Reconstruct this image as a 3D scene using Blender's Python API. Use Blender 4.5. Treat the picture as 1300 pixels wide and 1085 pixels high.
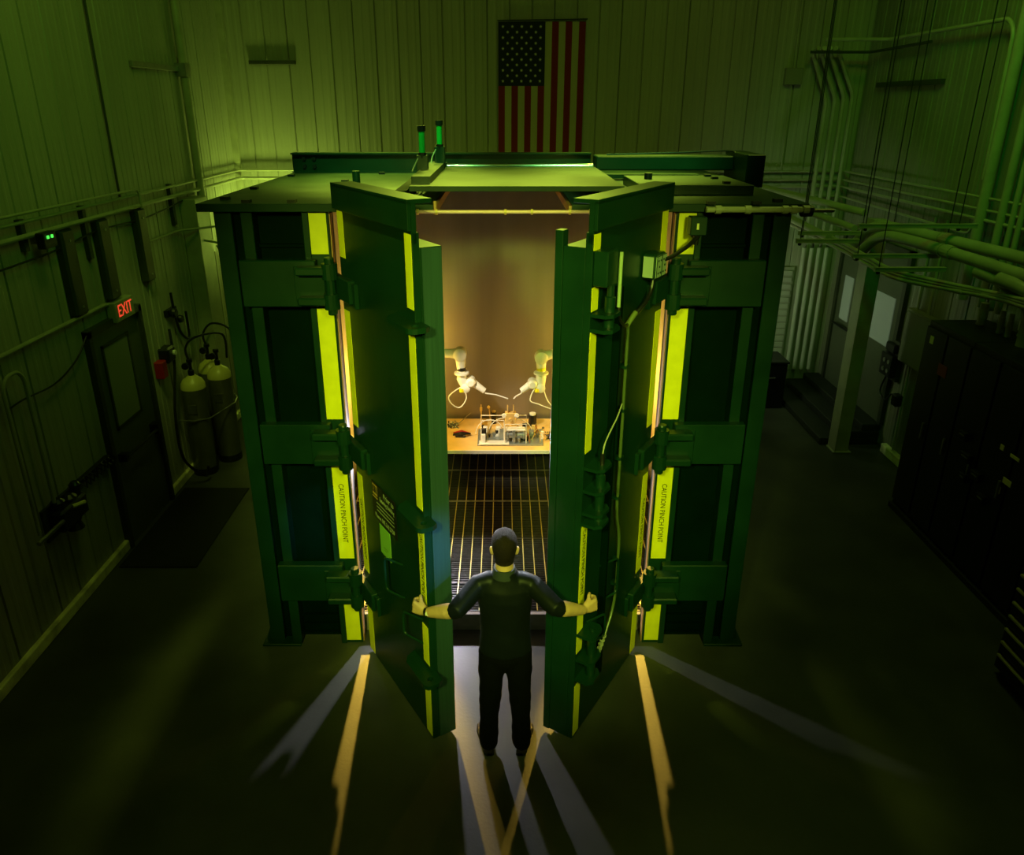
import bpy, bmesh, math, random
from mathutils import Vector, Matrix
random.seed(7)
R = math.radians
SC = bpy.context.scene
COL = SC.collection
for o in list(bpy.data.objects):
    bpy.data.objects.remove(o)

# ------------------------------------------------------------------ camera
PITCH = 21.02
H = 4.31
cam_d = bpy.data.cameras.new('camera')
cam_d.sensor_width = 36
cam_d.sensor_fit = 'HORIZONTAL'
cam_d.lens = 942 / 1300 * 36
cam_d.shift_x = 12 / 1300
cam_d.shift_y = -45.5 / 1300
cam = bpy.data.objects.new('camera', cam_d)
COL.objects.link(cam)
cam.location = (0, 0, H)
cam.rotation_euler = (R(90 - PITCH), 0, 0)
SC.camera = cam

# ------------------------------------------------------------------ world, light, exposure
SC.view_settings.view_transform = 'Standard'
SC.view_settings.look = 'None'
SC.view_settings.exposure = 0
SC.view_settings.gamma = 1
SC.view_settings.use_curve_mapping = False
W_ = bpy.data.worlds.new('world')
SC.world = W_
W_.use_nodes = True
W_.node_tree.nodes['Background'].inputs[0].default_value = (.2, .5, .08, 1)
W_.node_tree.nodes['Background'].inputs[1].default_value = .01


def aim(o, target):
    d = Vector(target) - o.location
    o.rotation_euler = d.to_track_quat('-Z', 'Y').to_euler()


def light(name, kind, loc, col, power, target=None, size=.3, size_y=None, angle=60, blend=.5):
    d = bpy.data.lights.new(name, kind)
    d.color = col
    d.energy = power
    if kind == 'AREA':
        d.size = size
        if size_y:
            d.shape = 'RECTANGLE'
            d.size_y = size_y
    else:
        d.shadow_soft_size = size
    if kind == 'SPOT':
        d.spot_size = R(angle)
        d.spot_blend = blend
    o = bpy.data.objects.new(name, d)
    COL.objects.link(o)
    o.location = loc
    if target is not None:
        aim(o, target)
    return o


KEY = (.70, 1.0, .10)
# yellow green gelled key lights high up near the camera, raking the front of the cell
light('key_lamp', 'SPOT', (-1.3, -1.6, 5.6), KEY, 1650, (-.4, 5.2, 1.95), .25, angle=37, blend=.7)
light('key_lamp', 'SPOT', (1.6, -1.6, 5.6), KEY, 1350, (.5, 5.2, 1.95), .25, angle=35, blend=.7)
# green gelled lamps on the side walls
light('green_wall_lamp', 'SPOT', (.5, 3.2, 7.4), (.12, 1, .04), 120, (-3.9, 7.2, 5.0), .5, angle=70, blend=1)
light('green_wall_lamp', 'SPOT', (2.2, 4.0, 7.6), (.02, 1, .03), 200, (5.1, 7.8, 4.8), .5, angle=58, blend=1)
light('green_back_lamp', 'SPOT', (.2, 4.6, 7.8), (.5, 1, .04), 6, (.2, 11.4, 4.0), .6, angle=105, blend=1)
# lamps standing on the floor behind the cell, washing the back wall
light('floor_wash_lamp', 'AREA', (-3.1, 10.6, 2.3), (.68, 1, .12), 34, (-3.4, 11.4, 2.9), .5)
light('floor_wash_lamp', 'AREA', (0.2, 10.3, 1.9), (.55, 1, .05), 5.5, (0.2, 11.4, 3.2), 2.6, .4)
light('floor_wash_lamp', 'AREA', (3.0, 10.2, 1.6), (.75, 1, .5), 8, (4.8, 11.3, 1.7), .5)
# lamps over the rear of the cell roof, shining forward and down on it
for x_ in (-1.5, 1.5):
    light('roof_lamp', 'SPOT', (x_, 8.7, 6.6), (.74, 1, .07), 1500, (x_ * .70, 6.9, 3.6), .3, angle=37, blend=.6)
for x_ in (-.6, .6):
    light('roof_lamp', 'SPOT', (x_, 8.9, 6.4), (.74, 1, .07), 560, (x_ * .9, 5.3, 3.7), .3, angle=27, blend=.6)
light('aisle_fill', 'AREA', (3.2, 6.6, 7.4), (.66, 1, .1), 24, (4.2, 7.6, 2), 1.0)  # added fill that brightens the pipes on the right
light('aisle_fill', 'AREA', (-2.0, 6.0, 7.4), (.72, 1, .1), 16, (-3.6, 7.2, 2), 1.0)  # added fill for the left wall and its curb
# inside the cell: two warm work lamps and a cold white lamp on low stands
WARM = (1.0, .62, .08)
for x_ in (-1.25, 1.25):
    light('warm_cell_lamp', 'POINT', (x_, 7.9, 1.42), WARM, 40, None, .05)
    light('warm_cell_spot', 'SPOT', (x_, 7.82, 1.42), WARM, 1500, (x_ * .95, 5.15, .45), .03, angle=30, blend=.4)
light('bench_fill_spot', 'SPOT', (-.95, 6.7, 2.7), (1, .84, .50), 300, (.05, 8.0, .9), .05, angle=34, blend=.8)  # added fill on the robot arms, hidden behind the left door
light('cool_edge_fill', 'SPOT', (1.7, 1.2, 2.6), (.18, .42, 1), 900, (-.56, 4.2, 1.55), .1, angle=10, blend=1)  # added blue light for the free edge of the left door
light('bottle_fill_spot', 'SPOT', (-2.6, 5.4, 6.0), (.7, 1, .12), 130, (-3.6, 8.7, .9), .15, angle=22, blend=.8)  # added to brighten the gas cylinders
for x_ in (-.95, .95):
    light('rim_fill_spot', 'SPOT', (x_, 6.6, 3.0), (.85, .92, 1), 750, (x_ * .1, 4.06, 1.45), .06, angle=17, blend=.6)  # added pair, unseen, rimming the man's shoulders from behind
for x_ in (-1.1, 1.1):
    light('roof_front_fill', 'SPOT', (x_, 2.2, 7.9), (.22, 1, .2), 1700, (x_, 7.2, 3.75), .2, angle=20, blend=.8)  # added to turn the front faces of the roof beams green
light('white_cell_lamp', 'SPOT', (-.65, 6.65, 1.16), (.92, .88, .98), 190, (-.3, 4.2, .5), .04, angle=150, blend=.3)

# ------------------------------------------------------------------ helpers
CT, ST = math.cos(R(PITCH)), math.sin(R(PITCH))


def ray(px, py):
    v = (497 - py) / 942
    return (px - 638) / 942, CT + ST * v, -ST + CT * v


def P(px, py, D):          # point of the photograph at distance y = D
    dx, dy, dz = ray(px, py)
    t = D / dy
    return Vector((dx * t, D, H + dz * t))


def PW(px, py, x):         # ... on the plane x = const
    dx, dy, dz = ray(px, py)
    t = x / dx
    return Vector((x, dy * t, H + dz * t))


def PZ(px, py, z):         # ... on the plane z = const
    dx, dy, dz = ray(px, py)
    t = (z - H) / dz
    return Vector((dx * t, dy * t, z))


WM = {}


def tag(o, label=None, cat=None, group=None, kind=None):
    if label: o['label'] = label
    if cat: o['category'] = cat
    if group: o['group'] = group
    if kind: o['kind'] = kind
    return o


def thing(name, label, cat, loc=(0, 0, 0), rz=0, group=None):
    o = bpy.data.objects.new(name, None)
    COL.objects.link(o)
    o.location = loc
    o.rotation_euler = (0, 0, rz)
    o.empty_display_size = .1
    WM[o.name] = Matrix.Translation(Vector(loc)) @ Matrix.Rotation(rz, 4, 'Z')
    return tag(o, label, cat, group)


def obj(name, bm, mats, parent=None, M=None, smooth=False, label=None, kind=None, loc=None):
    """bm holds world coordinates unless M (the frame it is written in) is given"""
    if isinstance(bm, bpy.types.Mesh):
        me = bm
    else:
        if M is None:
            if parent is not None:
                F = WM[parent.name]
            elif loc is not None:
                F = Matrix.Translation(Vector(loc))
            else:
                F = Matrix.Identity(4)
            bm.transform(F.inverted())
            M = F
        bmesh.ops.recalc_face_normals(bm, faces=bm.faces)
        me = bpy.data.meshes.new(name)
        bm.to_mesh(me)
        bm.free()
        if smooth:
            for p in me.polygons: p.use_smooth = True
            try:
                me.set_sharp_from_angle(angle=R(40))
            except Exception:
                pass
        if not isinstance(mats, (list, tuple)): mats = [mats]
        for m in mats: me.materials.append(m)
    if M is None: M = WM[parent.name] if parent is not None else Matrix.Identity(4)
    o = bpy.data.objects.new(name, me)
    COL.objects.link(o)
    if parent is not None:
        o.parent = parent
        o.matrix_basis = WM[parent.name].inverted() @ M
    else:
        o.matrix_basis = M
    WM[o.name] = M
    return tag(o, label=label, kind=kind)


def struct(name, bm, m, parent=None, **k):
    o = obj(name, bm, m, parent, **k)
    if parent is None: o['kind'] = 'structure'
    return o


def box(bm, x0, x1, y0, y1, z0, z1, bev=0, mi=0, M=None):
    if x1 < x0: x0, x1 = x1, x0
    if y1 < y0: y0, y1 = y1, y0
    if z1 < z0: z0, z1 = z1, z0
    vs = [bm.verts.new(c) for c in ((x0, y0, z0), (x1, y0, z0), (x1, y1, z0), (x0, y1, z0),
                                    (x0, y0, z1), (x1, y0, z1), (x1, y1, z1), (x0, y1, z1))]
    fs = []
    for f in ((3, 2, 1, 0), (4, 5, 6, 7), (0, 1, 5, 4), (1, 2, 6, 5), (2, 3, 7, 6), (3, 0, 4, 7)):
        fc = bm.faces.new([vs[i] for i in f])
        fc.material_index = mi
        fs.append(fc)
    if M is not None:
        bmesh.ops.transform(bm, matrix=M, verts=vs)
    if bev:
        es = list({e for f in fs for e in f.edges})
        bmesh.ops.bevel(bm, geom=es, offset=bev, segments=1, affect='EDGES', profile=.5)


def B(*a, **k):
    bm = bmesh.new()
    box(bm, *a, **k)
    return bm


def frame_of(d):
    d = d.normalized()
    up = Vector((0, 0, 1)) if abs(d.z) < .9 else Vector((0, 1, 0))
    a = d.cross(up).normalized()
    return a, d.cross(a).normalized()


def tube(bm, pts, r, seg=8, cap=True, mi=0):
    pts = [Vector(p) for p in pts]
    n = len(pts)
    rr = r if isinstance(r, (list, tuple)) else [r] * n
    rings = []
    a = None
    for i, p in enumerate(pts):
        d = (pts[min(i + 1, n - 1)] - pts[max(i - 1, 0)])
        if d.length < 1e-9: d = Vector((0, 0, 1))
        d.normalize()
        if a is None:
            a, b = frame_of(d)
        else:
            a = (a - d * a.dot(d))
            if a.length < 1e-6: a, _ = frame_of(d)
            a.normalize()
            b = d.cross(a)
        k = 1.0
        rings.append([bm.verts.new(p + (a * math.cos(2 * math.pi * j / seg) + b * math.sin(2 * math.pi * j / seg)) * rr[i] * k) for j in range(seg)])
    for i in range(n - 1):
        for j in range(seg):
            f = bm.faces.new((rings[i][j], rings[i][(j + 1) % seg], rings[i + 1][(j + 1) % seg], rings[i + 1][j]))
            f.material_index = mi
    if cap:
        for rg in (rings[0][::-1], rings[-1]):
            f = bm.faces.new(rg)
            f.material_index = mi


def T(pts, r, seg=8, **k):
    bm = bmesh.new()
    tube(bm, pts, r, seg, **k)
    return bm


def lathe(bm, c, prof, seg=16, axis='Z', mi=0):
    c = Vector(c)
    rings = []
    for r_, h in prof:
        ring = []
        for j in range(seg):
            a = 2 * math.pi * j / seg
            u, v = max(r_, 1e-4) * math.cos(a), max(r_, 1e-4) * math.sin(a)
            q = {'Z': (u, v, h), 'Y': (u, h, v), 'X': (h, u, v)}[axis]
            ring.append(bm.verts.new(c + Vector(q)))
        rings.append(ring)
    for i in range(len(rings) - 1):
        for j in range(seg):
            f = bm.faces.new((rings[i][j], rings[i][(j + 1) % seg], rings[i + 1][(j + 1) % seg], rings[i + 1][j]))
            f.material_index = mi
    f = bm.faces.new(rings[0][::-1]); f.material_index = mi
    f = bm.faces.new(rings[-1]); f.material_index = mi


def L(c, prof, seg=16, axis='Z'):
    bm = bmesh.new()
    lathe(bm, c, prof, seg, axis)
    return bm


def prism(bm, pts, off, mi=0):
    """polygon pts (3-D) extruded by the vector off"""
    off = Vector(off)
    a = [bm.verts.new(Vector(p)) for p in pts]
    b = [bm.verts.new(Vector(p) + off) for p in pts]
    n = len(a)
    fs = [bm.faces.new(a[::-1]), bm.faces.new(b)]
    for i in range(n):
        fs.append(bm.faces.new((a[i], a[(i + 1) % n], b[(i + 1) % n], b[i])))
    for f in fs: f.material_index = mi


def smooth_path(pts, k=6):
    pts = [Vector(p) for p in pts]
    out = []
    n = len(pts)
    for i in range(n - 1):
        p0, p1, p2, p3 = pts[max(i - 1, 0)], pts[i], pts[i + 1], pts[min(i + 2, n - 1)]
        for j in range(k):
            t = j / k
            out.append(.5 * ((2 * p1) + (p2 - p0) * t + (2 * p0 - 5 * p1 + 4 * p2 - p3) * t * t + (3 * p1 - p0 - 3 * p2 + p3) * t ** 3))
    out.append(pts[-1])
    return out


def fillet(pts, r=.08, k=4):
    pts = [Vector(p) for p in pts]
    out = [pts[0]]
    for i in range(1, len(pts) - 1):
        a, b, c = pts[i - 1], pts[i], pts[i + 1]
        d1, d2 = (a - b), (c - b)
        rr = min(r, d1.length * .45, d2.length * .45)
        p, q = b + d1.normalized() * rr, b + d2.normalized() * rr
        for j in range(k + 1):
            t = j / k
            out.append((1 - t) ** 2 * p + 2 * t * (1 - t) * b + t * t * q)
    out.append(pts[-1])
    return out


def text_bm(bm, s, size, M, mi=0, depth=.0006, align='CENTER', xs=1.0):
    cu = bpy.data.curves.new('t', 'FONT')
    cu.body = s
    cu.size = size
    cu.align_x = align
    cu.align_y = 'CENTER'
    cu.extrude = depth
    cu.resolution_u = 2
    o = bpy.data.objects.new('t', cu)
    COL.objects.link(o)
    dg = bpy.context.evaluated_depsgraph_get()
    me = bpy.data.meshes.new_from_object(o.evaluated_get(dg))
    me.transform(M @ Matrix.Diagonal((xs, 1, 1, 1)))
    n0 = len(bm.faces)
    bm.from_mesh(me)
    bm.faces.ensure_lookup_table()
    for f in bm.faces[n0:]: f.material_index = mi
    bpy.data.objects.remove(o)
    bpy.data.curves.remove(cu)
    bpy.data.meshes.remove(me)


def basis(x, y, z, o):
    m = Matrix((Vector(x).normalized(), Vector(y).normalized(), Vector(z).normalized())).transposed().to_4x4()
    m.translation = Vector(o)
    return m


# ------------------------------------------------------------------ materials
def mat(name, col, rough=.5, metal=0, spec=.5, var=0, scale=6, bump=0, bscale=80, emit=None, es=0, col2=None, coat=0, alpha=None, stretch=None):
    m = bpy.data.materials.new(name)
    m.use_nodes = True
    nt = m.node_tree
    p = nt.nodes['Principled BSDF']
    p.inputs['Base Color'].default_value = (*col, 1)
    p.inputs['Roughness'].default_value = rough
    p.inputs['Metallic'].default_value = metal
    p.inputs['Specular IOR Level'].default_value = spec
    if coat:
        p.inputs['Coat Weight'].default_value = coat
        p.inputs['Coat Roughness'].default_value = .25
    if emit:
        p.inputs['Emission Color'].default_value = (*emit, 1)
        p.inputs['Emission Strength'].default_value = es
    tc = nt.nodes.new('ShaderNodeTexCoord')
    src = tc.outputs['Object']
    if stretch:
        mp = nt.nodes.new('ShaderNodeMapping')
        mp.inputs['Scale'].default_value = stretch
        nt.links.new(src, mp.inputs[0])
        src = mp.outputs[0]
    if var or col2:
        nz = nt.nodes.new('ShaderNodeTexNoise')
        nz.inputs['Scale'].default_value = scale
        nz.inputs['Detail'].default_value = 6
        nt.links.new(src, nz.inputs['Vector'])
        rp = nt.nodes.new('ShaderNodeValToRGB')
        rp.color_ramp.elements[0].position = .3
        rp.color_ramp.elements[1].position = .7
        c2 = col2 or tuple(c * (1 + var) for c in col)
        rp.color_ramp.elements[0].color = (*[c * (1 - var) for c in col], 1)
        rp.color_ramp.elements[1].color = (*c2, 1)
        nt.links.new(nz.outputs['Fac'], rp.inputs[0])
        nt.links.new(rp.outputs[0], p.inputs['Base Color'])
        mr = nt.nodes.new('ShaderNodeMapRange')
        mr.inputs['To Min'].default_value = max(rough - .08, .02)
        mr.inputs['To Max'].default_value = min(rough + .08, 1)
        nt.links.new(nz.outputs['Fac'], mr.inputs['Value'])
        nt.links.new(mr.outputs[0], p.inputs['Roughness'])
    if bump:
        nb = nt.nodes.new('ShaderNodeTexNoise')
        nb.inputs['Scale'].default_value = bscale
        nb.inputs['Detail'].default_value = 3
        nt.links.new(src, nb.inputs['Vector'])
        bp = nt.nodes.new('ShaderNodeBump')
        bp.inputs['Strength'].default_value = bump
        bp.inputs['Distance'].default_value = .01
        nt.links.new(nb.outputs['Fac'], bp.inputs['Height'])
        nt.links.new(bp.outputs[0], p.inputs['Normal'])
    return m


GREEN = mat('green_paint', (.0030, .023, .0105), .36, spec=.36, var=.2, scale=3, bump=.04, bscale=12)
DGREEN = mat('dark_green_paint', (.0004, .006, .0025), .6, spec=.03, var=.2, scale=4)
YEL = mat('yellow_tape', (.74, .66, .002), .45, var=.08, scale=9)
BLK = mat('black_ink', (.004, .004, .004), .5)
BLACKP = mat('black_plastic', (.008, .008, .008), .4, var=.3)
BLACKM = mat('black_cabinet_paint', (.007, .008, .008), .35, var=.3, scale=3)
WHITEP = mat('white_enamel', (.75, .74, .70), .35, var=.04)
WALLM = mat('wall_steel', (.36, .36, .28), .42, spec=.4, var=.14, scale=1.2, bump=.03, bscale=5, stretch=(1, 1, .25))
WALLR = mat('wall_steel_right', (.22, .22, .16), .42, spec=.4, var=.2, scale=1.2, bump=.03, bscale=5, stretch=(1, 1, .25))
PIPE = mat('painted_conduit', (.36, .36, .26), .35, var=.15, scale=5)
GALV = mat('galvanised_steel', (.42, .42, .40), .35, metal=.9, var=.15, scale=20)
CHROME = mat('polished_rod', (.8, .8, .8), .12, metal=1)
STEEL = mat('brushed_steel', (.31, .28, .25), .48, metal=.85, var=.18, scale=2.2, bump=.05, bscale=60, stretch=(1, 1, .06))
FLOORM = mat('sealed_concrete', (.060, .062, .050), .46, spec=.4, var=.28, scale=1.6, bump=.10, bscale=45)
SIDEL = mat('pale_side_liner', (.62, .56, .47), .5, var=.1)
WOOD = mat('jamb_wood', (.42, .22, .09), .55, var=.3, scale=8, stretch=(6, 6, .5))
LINER = mat('white_jamb_liner', (.75, .72, .68), .5)
GRATEM = mat('grating_steel', (.07, .068, .066), .42, metal=.6, var=.2, scale=20)
XBAR = mat('grating_cross_bar', (.42, .36, .10), .4, metal=.5)  # yellow of the warm lamplight put into the bar colour
CONC = mat('concrete_sill', (.22, .20, .17), .75, var=.15, scale=12)
CURB = mat('curb_paint', (.85, .82, .45), .6, var=.4, scale=6)
GLASSD = mat('dark_glass', (.05, .06, .05), .08, spec=.6)
GLASSL = mat('glowing_glass', (.30, .32, .28), .25, spec=.6, emit=(.30, .40, .26), es=.13)  # emission gives the panes a faint glow, no lamp behind them
SKIN = mat('skin', (.52, .30, .17), .5, var=.08, scale=30)
HAIR = mat('short_dark_hair', (.012, .006, .003), .75, spec=.2, var=.4, scale=120, bump=.6, bscale=400)
SHIRT = mat('navy_shirt', (.0012, .0028, .005), .9, spec=.12, var=.2, bump=.2, bscale=25)
SHIRT.node_tree.nodes['Principled BSDF'].inputs['Coat Weight'].default_value = .22
SHIRT.node_tree.nodes['Principled BSDF'].inputs['Coat Roughness'].default_value = .42
PANTS = mat('black_trousers', (.0010, .0012, .0018), .9, spec=.1, var=.2, bump=.25, bscale=18)
SHOE = mat('dark_leather', (.018, .011, .006), .45, var=.4, scale=30)
GRIPM = mat('rubber', (.006, .006, .006), .8)
ORANGE = mat('tan_bench_top', (.74, .50, .20), .5, var=.15, scale=4)
BRASS = mat('brass', (.85, .60, .22), .35, metal=.35, var=.1)
GREYM = mat('grey_metal', (.32, .36, .38), .3, metal=.6, var=.1)
GOLD = mat('gold_print', (.45, .26, .06), .6)
SIGNT = mat('pale_print', (.30, .33, .22), .6)
PAPER = mat('pale_green_paper', (.20, .42, .06), .7)
REDF = mat('flag_red', (.20, .003, .004), .8, bump=.15, bscale=12)
WHF = mat('flag_white', (.42, .38, .22), .8, bump=.15, bscale=12)
NAVY = mat('flag_navy', (.004, .006, .02), .8)
STARM = mat('flag_star', (.62, .58, .52), .8)
EXITR = mat('exit_letters', (.8, .05, .02), .5, emit=(1, .07, .03), es=.85)
EXITB = mat('exit_housing', (.30, .32, .2), .5)
LEDG = mat('green_indicator', (.1, .8, .1), .5, emit=(.1, 1, .1), es=1.0)
TUBEG = mat('green_glass_tube', (.01, .35, .06), .12, spec=.8)
REDP = mat('red_plastic', (.35, .01, .01), .5)
CYLM = mat('gas_bottle_paint', (.17, .17, .11), .3, metal=.5, var=.15, scale=6)
CYLS = mat('gas_bottle_shoulder', (.62, .58, .16), .35, var=.1)
DOORP = mat('door_paint', (.10, .11, .075), .45, var=.1)
DARKCH = mat('dark_channel_paint', (.035, .04, .022), .5, var=.2)
MATB = mat('rubber_mat', (.006, .006, .006), .8, bump=.3, bscale=60)
STAIRM = mat('dark_stair_steel', (.02, .022, .016), .6, var=.2)
COPPER = mat('copper', (.6, .25, .1), .3, metal=.9)
LABELM = mat('yellow_label', (.75, .72, .25), .5)
LINEP = mat('drawer_pull_metal', (.85, .80, .35), .35, metal=.5)

XL, XR, YB, YF, ZC = -3.93, 5.13, 11.4, -3.2, 8.3

# ------------------------------------------------------------------ room shell
struct('floor', B(XL - .2, XR + .2, YF - .2, YB + .2, -.15, 0), FLOORM)
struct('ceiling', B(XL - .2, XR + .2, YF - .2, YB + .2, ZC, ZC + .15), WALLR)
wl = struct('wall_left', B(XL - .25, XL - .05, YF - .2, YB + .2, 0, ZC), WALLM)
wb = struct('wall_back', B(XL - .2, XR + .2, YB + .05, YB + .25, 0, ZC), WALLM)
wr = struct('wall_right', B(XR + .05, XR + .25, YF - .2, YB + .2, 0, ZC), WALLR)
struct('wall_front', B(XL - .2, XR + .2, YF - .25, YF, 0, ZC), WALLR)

PW_ = .93   # panel cover width


def panel_mesh(m):
    """one profiled steel wall panel, x along the wall, y = 0 the base, ribs toward -y, z up"""
    bm = bmesh.new()
    prof = [(0.0, 0.012)]
    for k in range(3):
        x0 = k * .31
        prof += [(x0 + .012, -.004), (x0 + .085, -.004), (x0 + .10, -.008), (x0 + .125, -.008), (x0 + .14, -.004),
                 (x0 + .195, -.004), (x0 + .21, -.008), (x0 + .235, -.008), (x0 + .25, -.004), (x0 + .296, -.004)]
        if k < 2: prof += [(x0 + .304, .018), (x0 + .318, .018)]
    prof += [(PW_ - .004, 0.012)]
    lo = [bm.verts.new((x, y, .02)) for x, y in prof]
    hi = [bm.verts.new((x, y, ZC)) for x, y in prof]
    for i in range(len(lo) - 1):
        bm.faces.new((lo[i], lo[i + 1], hi[i + 1], hi[i]))
    bot = bm.verts.new((0, .04, .02)); bot2 = bm.verts.new((PW_ - .004, .04, .02))
    me = bpy.data.meshes.new('wall_panel')
    bm.to_mesh(me)
    bm.free()
    me.materials.append(m)
    return me


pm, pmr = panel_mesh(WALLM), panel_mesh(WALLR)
y = YF
while y < YB - .05:           # left wall: panel x axis runs along +y, ribs toward +x
    M = Matrix.Translation((XL, y, 0)) @ Matrix.Rotation(R(90), 4, 'Z')
    obj('wall_panel', pm, None, wl, M=M)
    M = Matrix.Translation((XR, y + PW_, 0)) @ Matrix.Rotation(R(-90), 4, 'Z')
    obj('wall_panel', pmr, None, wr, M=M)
    y += PW_
x = XL
while x < XR - .02:
    obj('wall_panel', pm, None, wb, M=Matrix.Translation((x, YB, 0)))
    x += PW_

# baseboards and corner trim
struct('baseboard_left', B(XL, XL + .05, YF, 6.68, 0, .11, bev=.01), CURB)
struct('baseboard_left', B(XL, XL + .05, 7.70, YB, 0, .11, bev=.01), CURB)
struct('baseboard_right', B(XR - .08, XR, 7.2, 9.0, 0, .12, bev=.01), CURB)
struct('baseboard_back', B(XL, XR, YB - .04, YB, 0, .1), CURB)
struct('trim_1', B(XL, XL + .09, YB - .09, YB, 0, ZC), PIPE)

# ------------------------------------------------------------------ door_1 (left wall exit)
d1 = struct('door_1', B(XL - .03, XL + .035, 6.70, 7.66, 0, 2.28), DOORP)
bm = bmesh.new()
box(bm, XL, XL + .07, 6.64, 6.70, 0, 2.34); box(bm, XL, XL + .07, 7.66, 7.72, 0, 2.34); box(bm, XL, XL + .07, 6.64, 7.72, 2.28, 2.35)
obj('door_frame', bm, DARKCH, d1)
bm = bmesh.new()
a0, a1, z0, z1 = 6.86, 7.40, 1.25, 2.14
box(bm, XL + .035, XL + .05, a0, a0 + .03, z0, z1); box(bm, XL + .035, XL + .05, a1 - .03, a1, z0, z1)
box(bm, XL + .035, XL + .05, a0, a1, z0, z0 + .03); box(bm, XL + .035, XL + .05, a0, a1, z1 - .03, z1)
obj('window_frame', bm, DARKCH, d1)
obj('pane', B(XL + .035, XL + .042, a0 + .03, a1 - .03, z0 + .03, z1 - .03), mat('door_glass', (.34, .34, .27), .2, spec=.5), d1)
bm = T([(XL + .11, 6.82, .98), (XL + .11, 7.56, .98)], .018)
box(bm, XL + .035, XL + .12, 6.78, 6.85, .94, 1.02); box(bm, XL + .035, XL + .13, 7.50, 7.60, .92, 1.04)
obj('push_bar', bm, BLACKM, d1)
tag(obj('door_mat', B(-3.84, -3.06, 6.3, 7.95, 0.0, .015, bev=.005), MATB, loc=(-3.4, 7.2, 0)), 'black rubber mat lying on the floor inside the left exit door', 'mat')

# EXIT sign
ex = thing('exit_sign', 'green-lit box with red EXIT letters over the left wall door', 'sign', (XL, 7.35, 2.36))
obj('housing', B(XL + .02, XL + .11, 7.12, 7.50, 2.30, 2.50, bev=.006), EXITB, ex)
bm = bmesh.new()
text_bm(bm, 'EXIT', .175, basis((0, 1, 0), (0, 0, 1), (1, 0, 0), (XL + .113, 7.31, 2.40)), xs=.82)
obj('letters', bm, EXITR, ex, label='red lit letters EXIT')
obj('mounting_arm', B(XL, XL + .03, 7.2, 7.4, 2.33, 2.47), DARKCH, ex)

# ------------------------------------------------------------------ door_2 (right wall, glazed)
d2 = struct('door_2', B(XR - .03, XR + .04, 9.25, 11.05, .3, 2.55), DOORP)
bm = bmesh.new()
box(bm, XR - .06, XR, 9.17, 9.25, .3, 2.63); box(bm, XR - .06, XR, 11.05, 11.13, .3, 2.63)
box(bm, XR - .06, XR, 9.17, 11.13, 2.55, 2.63); box(bm, XR - .05, XR, 10.13, 10.17, .3, 2.55)
obj('door_frame', bm, DARKCH, d2)
for (a, b) in ((PW(1137, 400, XR).y, PW(1106, 400, XR).y), (PW(1083, 380, XR).y, PW(1072, 380, XR).y)):
    obj('pane', B(XR - .042, XR - .03, a, b, 1.33, 1.98), GLASSL, d2)
obj('door_handle', T([(XR - .08, 10.05, 1.0), (XR - .08, 10.05, 1.3)], .012), STEEL, d2)
bm = T([(XR - .1, 10.25, 1.25), (XR - .1, 10.95, 1.25)], .02)
box(bm, XR - .11, XR - .03, 10.2, 10.3, 1.2, 1.31)
obj('push_bar', bm, BLACKM, d2)

# ------------------------------------------------------------------ steps by the right door
st = thing('steel_steps', 'dark steel steps along the right wall below the glazed door', 'steps', (4.7, 10.1, 0))
for k in range(3):
    obj('step', B(4.32 + .27 * k, XR - .02, 9.2, 11.3, .1 * k, .1 * k + .1, bev=.008), STAIRM, st)

# ================================================================== the shielding cell
CF = 5.2          # front plane
CB = 8.85         # back
CT_ = 3.64        # underside of roof
OP = 1.2          # half width of doorway
cell = thing('shielding_cell', 'large dark green steel test cell with open double doors and yellow caution tape', 'test cell', (0, 5.2, 0))


def cpart(name, bm, m=GREEN, **k):
    return obj(name, bm, m, cell, **k)


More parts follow.
